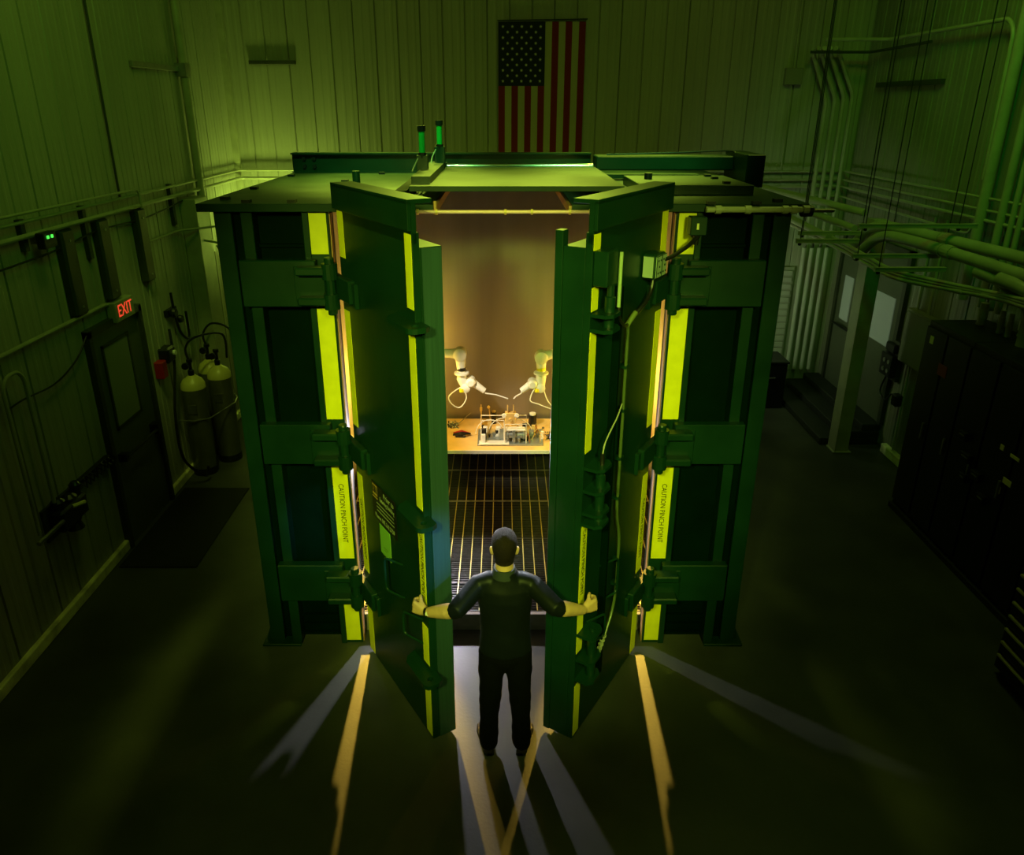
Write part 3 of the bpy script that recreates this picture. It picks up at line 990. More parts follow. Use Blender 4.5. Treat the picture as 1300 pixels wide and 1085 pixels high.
def pads(t, p):
    for i in range(8):
        for j in range(2):
            obj('stud', L(p + Vector((-.1 + .025 * i, .07 * j, 0)), [(.007, 0), (.007, .012)], 8), BLACKP, t)
    obj('strip', B(p.x - .12, p.x + .1, p.y - .02, p.y + .09, TZ, TZ + .004), ORANGE, t)
bench_thing('terminal_strip', 'strip of small black studs right of the apparatus', 'strip', 693, 552, pads)


def rod_on(t, p):
    obj('rod', T([p + Vector((-.06, 0, .01)), p + Vector((.08, .12, .10))], .004, 6), STEEL, t)
bench_thing('steel_rod', 'thin steel rod leaning up behind the cable pile on the bench', 'rod', 589, 538, rod_on)


def arm(s):
    D = 8.0
    if s < 0:
        A, Bp, C, E, F, G_, Tip = (540, 447), (584, 449), (586, 473), (586, 480), (591, 491), (598, 484), (615, 496)
        cab = [(584, 492), (570, 503), (574, 513), (584, 517), (592, 506), (590, 495)]
        needle = [(616, 499), (630, 501), (645, 506)]
        lab = 'white jointed robot arm reaching in from the left of the bench'
    else:
        A, Bp, C, E, F, G_, Tip = (730, 442), (687, 453), (687, 473), (687, 478), (686, 491), (676, 486), (662, 496)
        cab = [(679, 493), (673, 508), (684, 513), (694, 517), (703, 519), (695, 508), (690, 495)]
        needle = [(662, 499), (655, 503), (652, 506)]
        lab = 'white jointed robot arm reaching in from the right of the bench'
    q = [P(a, b_, D) for a, b_ in (A, Bp, C, E, F, G_, Tip)]
    bx = s * 1.35
    t = thing('robot_arm', lab, 'robot arm', (bx, D + .1, TZ))
    obj('pedestal', L((bx, D + .1, TZ), [(.14, 0), (.14, .03), (.09, .05), (.08, .6), (.11, .62), (.11, .70)], 18), WHITEP, t, smooth=True)
    sh = Vector((bx, D + .1, TZ + .72))
    obj('shoulder', L(sh, [(.05, -.03), (.11, 0), (.11, .14), (.05, .2)], 16), WHITEP, t, smooth=True)
    obj('upper_arm', T([sh + Vector((0, 0, .08)), Vector((bx * .95, D + .05, q[0].z + .04)), q[0] + Vector((0, .02, 0))], [.09, .075, .06], 14), WHITEP, t, smooth=True)
    bm = bmesh.new()
    tube(bm, [q[0], q[0].lerp(q[1], .7), q[1]], [.055, .05, .066], 14)
    lathe(bm, q[1], [(.05, -.075), (.075, -.06), (.075, .05), (.05, .06)], 16, 'Y')
    obj('elbow_arm', bm, WHITEP, t, smooth=True)
    obj('forearm', T([q[1], q[1].lerp(q[2], .5), q[2]], [.066, .055, .046], 14), WHITEP, t, smooth=True)
    bm = L(q[2] + Vector((0, 0, -.0)), [(.045, -.03), (.085, -.012), (.085, .008), (.045, .02)], 16)
    obj('flange', bm, WHITEP, t, smooth=True)
    obj('marking', L(q[2] + Vector((0, 0, .05)), [(.0525, -.02), (.0525, .02)], 14), YEL if s > 0 else BLACKP, t)
    bm = bmesh.new()
    tube(bm, [q[2] + Vector((0, 0, -.02)), q[3], q[4]], [.05, .06, .05], 14)
    lathe(bm, q[4], [(.03, -.07), (.055, -.055), (.055, .05), (.03, .06)], 14, 'Y')
    obj('wrist', bm, WHITEP, t, smooth=True)
    bm = bmesh.new()
    tube(bm, [q[4], q[5]], [.045, .055], 12)
    lathe(bm, q[5], [(.035, -.08), (.055, -.06), (.055, .05), (.03, .06)], 14, 'Y')
    obj('wrist_joint', bm, WHITEP, t, smooth=True)
    obj('tool_arm', T([q[5], q[5].lerp(q[6], .5), q[6]], [.05, .042, .036], 12), WHITEP, t, smooth=True)
    obj('needle', T([P(a, b_, D - .04) for a, b_ in needle] + [q[6]] if False else [q[6]] + [P(a, b_, D - .02) for a, b_ in needle], .008, 6), WHITEP, t)
    obj('tool_cable', T(smooth_path([q[4]] + [P(a, b_, D - .05) for a, b_ in cab] + [q[4] + Vector((0, -.04, 0))]), .007, 6), WHITEP, t, smooth=True)
    obj('adapter', L(q[4] + Vector((-.04 * 1, -.05, -.02)), [(.03, -.02), (.03, .02)], 10), YEL, t)


arm(-1)
arm(1)

# ================================================================== the man
def loft(rings, seg=20, M=None):
    bm = bmesh.new()
    rr = []
    for (c, rx, ry) in rings:
        rr.append([bm.verts.new(Vector(c) + Vector((rx * math.cos(2 * math.pi * j / seg), ry * math.sin(2 * math.pi * j / seg), 0))) for j in range(seg)])
    for i in range(len(rr) - 1):
        for j in range(seg):
            bm.faces.new((rr[i][j], rr[i][(j + 1) % seg], rr[i + 1][(j + 1) % seg], rr[i + 1][j]))
    bm.faces.new(rr[0][::-1])
    bm.faces.new(rr[-1])
    bmesh.ops.recalc_face_normals(bm, faces=bm.faces)
    return bm


def fuse(bms, voxel, it=4):
    me = bpy.data.meshes.new('tmp')
    big = bmesh.new()
    for b_ in bms:
        bmesh.ops.recalc_face_normals(b_, faces=b_.faces)
        t_ = bpy.data.meshes.new('t')
        b_.to_mesh(t_)
        b_.free()
        big.from_mesh(t_)
        bpy.data.meshes.remove(t_)
    big.to_mesh(me)
    big.free()
    o = bpy.data.objects.new('tmp', me)
    COL.objects.link(o)
    r = o.modifiers.new('r', 'REMESH')
    r.mode = 'VOXEL'
    r.voxel_size = voxel
    s = o.modifiers.new('s', 'SMOOTH')
    s.iterations = it
    s.factor = .5
    dg = bpy.context.evaluated_depsgraph_get()
    out = bpy.data.meshes.new_from_object(o.evaluated_get(dg))
    bpy.data.objects.remove(o)
    bpy.data.meshes.remove(me)
    bm = bmesh.new()
    bm.from_mesh(out)
    bpy.data.meshes.remove(out)
    return bm


XC, YP = .018, 4.06
man = thing('person', 'person seen from behind in navy short-sleeved shirt and black trousers, pulling both door leaves open', 'person', (XC, YP, 0))
sh = {-1: Vector((XC - .178, YP - .005, 1.405)), 1: Vector((XC + .178, YP - .005, 1.405))}
el = {-1: P(579, 775, 3.90), 1: P(707, 772, 3.90)}
wr_ = {-1: P(541, 777, 4.03), 1: P(741, 774, 4.03)}
hand = []
for s in (-1, 1):
    Wp = wr_[s]
    h = Vector((s * .82, .50, .06)).normalized()
    n = Vector((-s * .42, .82, -.12))
    n = (n - h * n.dot(h)).normalized()
    t = h.cross(n)
    if t.z < 0: t = -t
    grow = []
    # palm
    pm_ = bmesh.new()
    for k in range(4):
        tube(pm_, [Wp, Wp + h * .04 + t * (.012 - .008 * k) * 1.4, Wp + h * .088 + t * (.028 - .0185 * k)], [.020, .017, .0125], 8)
    tube(pm_, [Wp + t * .004, Wp + h * .03 + t * .022 + n * .008, Wp + h * .05 + t * .034 + n * .015], [.019, .017, .012], 8)
    grow.append(pm_)
    for k, ln in enumerate((.95, 1.05, 1.0, .8)):
        K = Wp + h * (.088 - .004 * abs(k - 1)) + t * (.028 - .0185 * k)
        d1_ = (h * .55 + n * .84).normalized()
        d2_ = (-h * .35 + n * .94).normalized()
        d3_ = (-h * .95 + n * .25).normalized()
        p1 = K + d1_ * .036 * ln
        p2 = p1 + d2_ * .024 * ln
        p3 = p2 + d3_ * .019 * ln
        grow.append(T([K - h * .012, K, p1, p2, p3], [.0105, .0108, .0095, .0088, .0075], 8))
    K = Wp + h * .045 + t * .032 + n * .012
    p1 = K + (h * .55 + t * .55 + n * .5).normalized() * .032
    p2 = p1 + (h * .75 + n * .75 - t * .05).normalized() * .028
    grow.append(T([K - h * .01, K, p1, p2], [.0125, .0125, .0108, .009], 8))
    for g_ in grow:
        bmesh.ops.transform(g_, matrix=Matrix.Translation(Wp) @ Matrix.Scale(1.18, 4) @ Matrix.Translation(-Wp), verts=g_.verts)
        hand.append(g_)
body = []
hp = [(1.50, .066, .064, 0), (1.54, .060, .062, .004), (1.575, .058, .066, .012), (1.60, .060, .078, .022), (1.63, .066, .090, .022), (1.67, .073, .096, .018),
      (1.71, .077, .099, .014), (1.745, .074, .094, .012), (1.775, .060, .076, .012), (1.793, .038, .048, .012), (1.80, .012, .015, .012)]
HX = .012
body.append(loft([((HX, YP + yc, z), rx, ry) for z, rx, ry, yc in hp]))
for s in (-1, 1):   # ears
    bm = bmesh.new()
    bmesh.ops.create_uvsphere(bm, u_segments=12, v_segments=8, radius=1)
    bmesh.ops.transform(bm, matrix=Matrix.Translation((HX + s * .083, YP + .012, 1.655)) @ Matrix.Rotation(s * -.35, 4, 'Z') @ Matrix.Rotation(.15 * s, 4, 'Y') @ Matrix.Diagonal((.012, .020, .033, 1)), verts=bm.verts)
    body.append(bm)
    bm = bmesh.new()   # brow and cheek
    bmesh.ops.create_uvsphere(bm, u_segments=10, v_segments=8, radius=1)
    bmesh.ops.transform(bm, matrix=Matrix.Translation((HX + s * .03, YP + .098, 1.692)) @ Matrix.Diagonal((.026, .012, .009, 1)), verts=bm.verts)
    body.append(bm)
body.append(T([(HX, YP + .105, 1.69), (HX, YP + .122, 1.66), (HX, YP + .132, 1.642), (HX, YP + .11, 1.632)], [.008, .011, .015, .012], 8))
body.append(T([(HX - .022, YP + .104, 1.607), (HX, YP + .110, 1.609), (HX + .022, YP + .104, 1.607)], [.005, .008, .005], 8))
body.append(T([(HX - .015, YP + .08, 1.575), (HX, YP + .098, 1.573), (HX + .015, YP + .08, 1.575)], [.012, .015, .012], 8))
body.append(loft([((XC, YP + .01, .80), .05, .05), ((XC, YP, .86), .155, .10), ((XC, YP, 1.02), .145, .10), ((XC, YP, 1.15), .15, .105), ((XC, YP, 1.32), .165, .11), ((XC, YP, 1.42), .15, .09), ((XC, YP, 1.49), .08, .065), ((XC, YP, 1.53), .055, .055)]))
for s in (-1, 1):
    body.append(T([sh[s], sh[s].lerp(el[s], .5), el[s], el[s].lerp(wr_[s], .25), el[s].lerp(wr_[s], .6), wr_[s]], [.058, .054, .050, .052, .044, .030], 14))
    hipx = XC + s * .09
    body.append(T([(hipx, YP, .88), (XC + s * .105, YP - .01, .5), (XC + s * .115, YP + .01, .1)], [.085, .058, .04], 12))
    body.append(T([(XC + s * .115, YP, .06), (XC + s * .125, YP + .14, .04)], [.035, .03], 8))
bodyo = obj('body', fuse(body + hand, .0055, 3), SKIN, man, smooth=True)
# eyes
for s in (-1, 1):
    bm = bmesh.new()
    bmesh.ops.create_uvsphere(bm, u_segments=12, v_segments=8, radius=.0115)
    bmesh.ops.translate(bm, verts=bm.verts, vec=(HX + s * .031, YP + .098, 1.672))
    obj('eye', bm, WHITEP, man, smooth=True)
# hair: close cropped cap over crown, sides and nape
hr = loft([((HX, YP + yc, z), rx + .006, ry + .007) for z, rx, ry, yc in
           [(1.582, .057, .067, .013), (1.61, .059, .079, .022), (1.64, .067, .091, .02), (1.67, .073, .096, .018), (1.71, .077, .099, .014), (1.745, .074, .094, .012), (1.775, .060, .076, .012), (1.796, .036, .046, .012), (1.803, .012, .015, .012)]], 32)
bmesh.ops.subdivide_edges(hr, edges=hr.edges, cuts=1, use_grid_fill=True)
dele = [f for f in hr.faces if (f.calc_center_median().y > YP + .055 and f.calc_center_median().z < 1.735) or
        (f.calc_center_median().z < 1.67 and f.calc_center_median().y > YP - .01) or abs(f.normal.z) > .99 and f.calc_center_median().z < 1.60]
bmesh.ops.delete(hr, geom=dele, context='FACES')
obj('hair', hr, HAIR, man, smooth=True)
# shirt
sp = [loft([((XC, YP - .005, .90), .176, .122), ((XC, YP - .005, .97), .172, .120), ((XC, YP, 1.08), .165, .116), ((XC, YP, 1.20), .170, .122), ((XC, YP, 1.33), .182, .126),
            ((XC, YP - .005, 1.40), .178, .108), ((XC, YP - .005, 1.45), .135, .088), ((XC, YP - .003, 1.49), .088, .075), ((XC, YP, 1.525), .070, .070)], 28)]
for s in (-1, 1):
    mid = sh[s].lerp(el[s], .5)
    d = (el[s] - sh[s]).normalized()
    sp.append(T([Vector((XC + s * .03, YP, 1.43)), Vector((XC + s * .10, YP, 1.432)), sh[s], mid, el[s] - d * .0, el[s] + (wr_[s] - el[s]).normalized() * .03], [.066, .070, .069, .066, .062, .057], 16))
shirt = fuse(sp, .008, 5)
rs = random.Random(5)
for v in shirt.verts:    # shallow cloth folds
    k = math.sin(v.co.z * 38 + v.co.x * 22) * .5 + math.sin(v.co.x * 47 - v.co.z * 13) * .5
    v.co += v.normal * (.0022 * k)
obj('shirt', shirt, SHIRT, man, smooth=True)
obj('collar', loft([((HX, YP - .002, 1.485), .086, .084), ((HX, YP, 1.515), .076, .077), ((HX, YP + .003, 1.540), .070, .072)], 24), mat('shirt_collar', (.010, .016, .022), .8), man, smooth=True)
# trousers
tp = [loft([((XC, YP, .80), .12, .10), ((XC, YP, .86), .165, .118), ((XC, YP, .98), .160, .112), ((XC, YP, 1.02), .155, .108)], 24)]
for s in (-1, 1):
    tp.append(T([(XC + s * .082, YP, .90), (XC + s * .092, YP, .74), (XC + s * .103, YP - .01, .50), (XC + s * .113, YP - .004, .28), (XC + s * .118, YP, .05)], [.098, .092, .075, .068, .066], 18))
tr = fuse(tp, .009, 5)
for v in tr.verts:
    if v.co.z < .75:
        k = math.sin(v.co.z * 55 + v.co.x * 30) * .5 + math.sin(v.co.z * 21 + v.co.y * 60)
        v.co += v.normal * (.0028 * k)
obj('trousers', tr, PANTS, man, smooth=True)
# shoes
for s in (-1, 1):
    fx_, dirx = XC + s * .118, s * .22
    ringsS = []
    for (u, w, hh) in ((-.085, .020, .05), (-.075, .034, .075), (-.04, .038, .085), (.02, .040, .085), (.08, .044, .065), (.14, .048, .05), (.18, .040, .042), (.205, .018, .03)):
        ringsS.append((Vector((fx_ + dirx * (u + .05), YP + u + .02, 0)), w, hh))
    bm = bmesh.new()
    rr = []
    for c, w, hh in ringsS:
        rr.append([bm.verts.new(c + Vector((w * math.cos(a), 0, hh * (.5 + .5 * math.sin(a)) if math.sin(a) > 0 else hh * .5 + hh * .5 * max(math.sin(a), -1)))) for a in [2 * math.pi * j / 14 for j in range(14)]])
    for i in range(len(rr) - 1):
        for j in range(14):
            bm.faces.new((rr[i][j], rr[i][(j + 1) % 14], rr[i + 1][(j + 1) % 14], rr[i + 1][j]))
    bm.faces.new(rr[0]); bm.faces.new(rr[-1][::-1])
    so = obj('shoe', bm, SHOE, man, smooth=True)
    bm = bmesh.new()
    prism(bm, [c + Vector((w * 1.02, 0, 0)) for c, w, hh in ringsS] + [c + Vector((-w * 1.02, 0, 0)) for c, w, hh in ringsS[::-1]], (0, 0, .024))
    obj('sole', bm, GRIPM, so)
# watch on the left wrist
d = (wr_[-1] - el[-1]).normalized()
c = wr_[-1] - d * .015
bm = bmesh.new()
a_, b_ = frame_of(d)
for (r0, r1, l0, l1) in ((.030, .034, -.012, .012),):
    tube(bm, [c + d * l0, c + d * l0 * .9, c + d * l1 * .9, c + d * l1], [r0, r1, r1, r0], 18)
wbn = obj('wristband', bm, BLACKP, man, smooth=True)
obj('watch_face', T([c + Vector((0, -.030, .012)), c + Vector((0, -.039, .017))], .014, 12), STEEL, wbn)

# ================================================================== flag on the back wall
fy = YB - .03
FX0, FX1, FZ0, FZ1 = -.06, 1.15, 3.62, 5.40
fl = thing('wall_flag', 'American flag hung vertically on the back wall above the test cell', 'flag', (.55, fy, FZ0))


def wav(x, z):
    return fy - .006 - .008 * math.sin((x * 9) + .6 * math.sin(z * 3)) * (1 - (z - FZ0) / (FZ1 - FZ0) * .5)


def cloth(x0, x1, z0, z1, off=0, n=5, k=18):
    bm = bmesh.new()
    g = [[bm.verts.new((x0 + (x1 - x0) * i / n, wav(x0 + (x1 - x0) * i / n, z0 + (z1 - z0) * j / k) - off, z0 + (z1 - z0) * j / k)) for j in range(k + 1)] for i in range(n + 1)]
    for i in range(n):
        for j in range(k):
            bm.faces.new((g[i][j], g[i + 1][j], g[i + 1][j + 1], g[i][j + 1]))
    return bm


sw = (FX1 - FX0) / 13
for i in range(13):
    obj('stripe', cloth(FX0 + i * sw, FX0 + (i + 1) * sw, FZ0, FZ1), REDF if i % 2 == 0 else WHF, fl, smooth=True)
cz0 = FZ1 - .40 * (FZ1 - FZ0) * 1.15
obj('canton', cloth(FX0, FX0 + 7 * sw, cz0, FZ1, .004), NAVY, fl, smooth=True)
for r_ in range(11):
    nS = 5 if r_ % 2 == 0 else 4
    for q in range(nS):
        x = FX0 + 7 * sw * ((q + .5) / 5 if nS == 5 else (q + 1) / 5)
        z = FZ1 - (FZ1 - cz0) * (r_ + .9) / 11.8
        bm = bmesh.new()
        pts = []
        for a in range(10):
            ra = .024 if a % 2 == 0 else .010
            an = math.pi / 2 + a * math.pi / 5
            pts.append((x + ra * math.cos(an), wav(x, z) - .006, z + ra * math.sin(an)))
        prism(bm, pts, (0, -.001, 0))
        obj('star', bm, STARM, fl)
obj('header_rod', T([(FX0 - .01, fy - .02, FZ1 + .01), (FX1 + .02, fy - .02, FZ1 + .03)], .009, 6), BLACKM, fl)

# ================================================================== fittings: left wall
def conduit(name, label, pts, r, m=PIPE, group=None, cat='conduit', fil=.1, clips=None, seg=8):
    o = obj(name, T(fillet(pts, fil), r, seg), m, loc=pts[0], smooth=True)
    tag(o, label, cat, group)
    for c in (clips or []):
        c = Vector(c)
        cb = bmesh.new()
        box(cb, c.x - r * 1.5, c.x + r * 1.5, c.y - r * 1.5, c.y + r * 1.5, c.z - r * 1.5, c.z + r * 1.5)
        cl_ = obj('clamp', cb, GALV, o)
    return o


zt = 3.38
conduit('wall_conduit', 'upper thin conduit running along the left wall above the dark channels', [(XL + .07, 4.6, 3.44), (XL + .07, YB - .1, 3.44), (-2.2, YB - .1, 3.44)], .015)
conduit('wall_conduit', 'thicker conduit running along the left wall just below the uppermost one', [(XL + .08, 4.6, 3.33), (XL + .08, YB - .12, 3.33), (-2.2, YB - .12, 3.33)], .022)
conduit('wall_conduit', 'conduit turning down into the farthest dark channel on the left wall', [(XL + .10, 4.6, 3.52), (XL + .10, 8.05, 3.50), (XL + .10, 8.05, 3.3)], .013)
conduit('wall_conduit', 'dark cable line looping below the left wall conduits', smooth_path([(XL + .05, 5.2, 3.12), (XL + .05, 6.4, 3.14), (XL + .05, 7.2, 3.20), (XL + .05, 8.2, 3.18), (XL + .05, 9.3, 3.25)], 5), .009, BLACKP)
for i, (yy, lab) in enumerate(((6.62, 'nearest dark vertical channel under the left wall conduits'), (7.25, 'middle dark vertical channel under the left wall conduits'), (8.05, 'farthest dark vertical channel under the left wall conduits'))):
    bm = bmesh.new()
    box(bm, XL, XL + .09, yy - .10, yy + .10, 2.52, 3.30, bev=.02)
    o = obj('wall_channel', bm, DARKCH, loc=(XL, yy, 2.52))
    tag(o, lab, 'channel', 'dark channels on the left wall')
    for zz in (2.6, 3.2):
        obj('bolt', L((XL + .09, yy, zz), [(.012, 0), (.012, .01)], 6, 'X'), GALV, o)
for i, (px, py0, py1, lab) in enumerate(((21, 278, 320, 'short upright strut at the far left carrying the conduits'), (102, 260, 330, 'short upright strut between the first two dark channels'),
                                         (212, 233, 286, 'short upright strut right of the farthest dark channel'))):
    a, b_ = PW(px, py0, XL), PW(px + 6, py1, XL)
    yy = (a.y + b_.y) / 2
    o = obj('support_strut', B(XL, XL + .05, yy - .03, yy + .03, min(a.z, b_.z), max(a.z, b_.z), bev=.004), DARKCH, loc=(XL, yy, 3.2))
    tag(o, lab, 'strut', 'upright struts on the left wall')
# LED box
pb = PW(38, 302, XL)
lb = thing('indicator_box', 'small box with glowing green indicators on the left wall conduits', 'control box', (XL, pb.y, pb.z))
obj('housing', B(XL + .10, XL + .17, pb.y - .09, pb.y + .09, pb.z - .08, pb.z + .05, bev=.006), BLACKP, lb)
for k in range(2):
    obj('led', B(XL + .17, XL + .178, pb.y - .05 + .06 * k, pb.y - .025 + .06 * k, pb.z, pb.z + .025), LEDG, lb)
obj('bracket', B(XL, XL + .10, pb.y - .02, pb.y + .02, pb.z - .05, pb.z + .02), GALV, lb)
# tall pipe and rail
pv = PW(240, 150, XL + .08)
conduit('wall_pipe', 'tall pale vertical pipe on the left wall near the back corner', [(XL + .08, 9.75, 0.02), (XL + .08, 9.75, ZC)], .05, seg=12, clips=[(XL + .06, 9.75, 4.72), (XL + .06, 9.75, 2.6)])
tag(obj('wall_column', B(XL + .005, XL + .20, 9.22, 9.62, 0, 3.26, bev=.01), PIPE, loc=(XL, 9.3, 0)), 'pale square column beside the gas cylinders at the left wall', 'column')
conduit('wall_pipe', 'slim vertical pipe high on the left wall at the middle panels', [(XL + .04, 7.75, 3.45), (XL + .04, 7.75, ZC)], .012, DARKCH)
rail = tag(obj('strut_rail', B(XL, XL + .05, 8.5, 9.68, 4.70, 4.76, bev=.004), GALV, loc=(XL, 9, 4.7)), 'horizontal strut rail left of the tall wall pipe', 'strut')
tag(obj('strut_rail', B(-3.55, -2.9, YB - .07, YB - .012, 4.86, 4.91, bev=.004), DARKCH, loc=(-3.2, YB, 4.86)), 'horizontal dark strut on the back wall near the left corner', 'strut')
conduit('wall_conduit', 'short horizontal pipe behind the left wall gas cylinders, head height of the cell strap', [(XL + .04, 8.0, 2.92), (XL + .04, 9.0, 2.92), (-3.2, 9.7, 2.92)], .014)
# low conduit from exit door to the left
conduit('wall_conduit', 'pale conduit rising from the far left to the exit sign', [(XL + .04, 4.9, 2.50), (XL + .04, 7.1, 2.50), (XL + .04, 7.2, 2.44)], .02)
conduit('hanging_cable', 'thin black cable sagging from the door head to a hook on the left wall', smooth_path([PW(112, 420, XL + .05), PW(98, 455, XL + .05), PW(70, 487, XL + .05), PW(30, 507, XL + .05), PW(8, 522, XL + .05)], 5), .008, BLACKP, cat='cable')
for (a, r_, m, lab) in (((5, 465), .022, PIPE, 'pale hooped pipe standing on the left wall by the valve unit'),):
    p0 = PW(4, 475, XL + .1)
    yy = p0.y
    conduit('hoop_pipe', lab, [(XL + .1, yy - .05, 1.0), (XL + .1, yy - .05, 2.28), (XL + .1, yy + .02, 2.36), (XL + .1, yy + .16, 2.36), (XL + .1, yy + .22, 2.28), (XL + .1, yy + .22, 1.15)], .016, fil=.08, cat='pipe')
vu = thing('valve_unit', 'dark valve unit with pale fittings mounted low on the left wall', 'valve unit', (XL, 5.75, .9))
obj('manifold', B(XL + .02, XL + .16, 5.55, 5.95, .86, 1.06, bev=.02), BLACKM, vu)
for (dy, dz, r_) in ((-.12, .16, .06), (.04, .12, .07), (.16, .18, .05), (.05, -.08, .075)):
    obj('valve', L((XL + .09, 5.75 + dy, .96 + dz - .05), [(r_, -.06), (r_ * .7, 0), (r_, .06), (r_ * .5, .09)], 12), BLACKM, vu)
obj('handle', T([(XL + .15, 5.2, .98), (XL + .15, 5.56, .98)], .02), GALV, vu)
obj('valve', T([(XL + .15, 5.72, 1.03), (XL + .18, 5.86, 1.00)], .02), LABELM, vu, label='pale yellow fitting')
obj('wall_bracket', B(XL, XL + .03, 5.5, 6.0, .8, 1.1), DARKCH, vu)
# tool rail with hanging black tools
rk = thing('tool_rail', 'black rail with a row of hooks low on the left wall beside the exit door', 'tool rail', (XL, 6.2, 1.05))
obj('rail', B(XL + .01, XL + .06, 6.02, 6.6, 1.06, 1.11, bev=.004), BLACKM, rk)
for k in range(9):
    yy = 6.04 + k * .065
    obj('hook', T([(XL + .05, yy, 1.10), (XL + .12, yy, 1.05), (XL + .13, yy, 1.12 + .05 * (k % 3 == 0))], .009, 6), BLACKM, rk)
# alarm by the cylinders
al = thing('pull_station', 'red and grey call point box on the left wall beyond the exit door', 'call point', (XL, 7.98, 1.55))
obj('box', B(XL + .0, XL + .10, 7.90, 8.02, 1.42, 1.62, bev=.01), REDP, al, label='red box')
obj('cover', B(XL + .0, XL + .13, 8.03, 8.22, 1.56, 1.74, bev=.02), BLACKP, al)
obj('knob', L((XL + .13, 8.16, 1.66), [(.03, 0), (.03, .03)], 10, 'X'), WHITEP, al)
obj('conduit', T([(XL + .03, 8.05, 1.74), (XL + .03, 8.05, 2.5)], .012), PIPE, al)
# gas cylinders
def gas(cx, cy, label, dz=0):
    t = thing('gas_cylinder', label, 'gas cylinder', (cx, cy, 0), 0, 'gas cylinders at the left wall')
    r_ = .145
    obj('body', L((cx, cy, 0), [(r_ * .94, .0), (r_, .02), (r_, 1.13)], 24), CYLM, t, smooth=True)
    obj('shoulder', L((cx, cy, 1.13), [(r_, 0), (r_ * .97, .05), (r_ * .8, .10), (r_ * .45, .14), (r_ * .3, .16)], 24), CYLS, t, smooth=True)
    obj('foot_ring', L((cx, cy, 0), [(r_ * 1.03, 0), (r_ * 1.03, .09)], 24), BLACKM, t, smooth=True)
    v = obj('valve', L((cx, cy, 1.29), [(.035, 0), (.035, .06), (.02, .07), (.02, .16), (.035, .165), (.035, .20)], 10), BLACKM, t)
    obj('label_plate', B(cx - .04, cx + .06, cy - r_ * 1.04, cy - r_ * .86, .84, .95), GALV, t, label='pale paper label') if dz == 0 else None
    obj('regulator', L((cx - .03, cy - .06, 1.42), [(.04, -.02), (.045, .0), (.04, .02)], 12, 'Y'), BLACKM, t)
    return t
gas(-3.75, 8.42, 'left front gas cylinder with paper label, chained at the left wall')
gas(-3.57, 8.80, 'right front gas cylinder standing beside the cell, chained at the left wall')
gas(-3.77, 9.03, 'rear gas cylinder behind the two chained front ones', 1)
for (a, b_, lab) in (((-3.75, 8.42), (-3.50, 8.9), 'black hose arching over from the left front gas cylinder'), ((-3.77, 9.03), (-3.47, 9.1), 'black hose arching over from the rear gas cylinder')):
    conduit('gas_hose', lab, smooth_path([(a[0], a[1], 1.45), (a[0] - .03, a[1] + .02, 1.62), (a[0] + .08, a[1] + .08, 1.74), (b_[0], b_[1], 1.66), (b_[0] + .02, b_[1], 1.35)], 6), .014, BLACKP, cat='hose', fil=.001)
conduit('gas_hose', 'black hose looping down the left wall to the floor beside the cylinders', smooth_path([(XL + .06, 8.3, 1.9), (XL + .1, 8.2, 1.5), (XL + .1, 8.0, .9), (XL + .14, 7.95, .4), (XL + .3, 8.1, .1), (-3.6, 8.15, .2)], 6), .016, BLACKP, cat='hose', fil=.001)
conduit('restraint_chain', 'pale chain strung round the gas cylinders', [(XL + .02, 8.24, .77), (-3.72, 8.25, .76), (-3.58, 8.36, .75), (-3.40, 8.76, .80), (-3.44, 8.96, .80), (-3.62, 9.205, .80), (XL + .02, 9.21, .8)], .008, GALV, cat='chain', fil=.02)
hg = thing('hanging_regulator', 'black regulator and hose hanging on the left wall above the gas cylinders', 'regulator', (XL + .06, 8.45, 2.0))
obj('bracket', B(XL, XL + .05, 8.35, 8.6, 2.02, 2.10), BLACKM, hg)
obj('gauge', L((XL + .09, 8.42, 2.06), [(.05, -.03), (.06, 0), (.05, .03)], 12, 'X'), BLACKM, hg)
obj('gauge', L((XL + .09, 8.56, 1.95), [(.04, -.03), (.05, 0), (.04, .03)], 12, 'X'), BLACKM, hg)
obj('hose', T(smooth_path([(XL + .09, 8.42, 2.30), (XL + .09, 8.44, 2.05), (XL + .1, 8.5, 1.8), (XL + .1, 8.7, 1.68), (XL + .1, 8.72, 2.0)], 6), .016), BLACKM, hg, smooth=True)
# floor-level strip by the cylinders, small round lamp
lampc = PW(268, 378, -3.3)
tl = thing('work_light', 'pale bell-shaped lamp at the left wall beside the cell', 'lamp', (-3.33, 9.35, 2.45))
obj('shade', L((-3.42, 9.35, 2.42), [(.05, -.02), (.10, .08), (.16, .26), (.165, .27)], 18), PIPE, tl, smooth=True)
obj('stem', T([(-3.42, 9.35, 2.69), (XL + .18, 9.35, 2.75)], .015), PIPE, tl)
obj('knob', L((-3.30, 9.3, 2.40), [(.03, -.02), (.03, .02)], 10, 'X'), BRASS, tl)

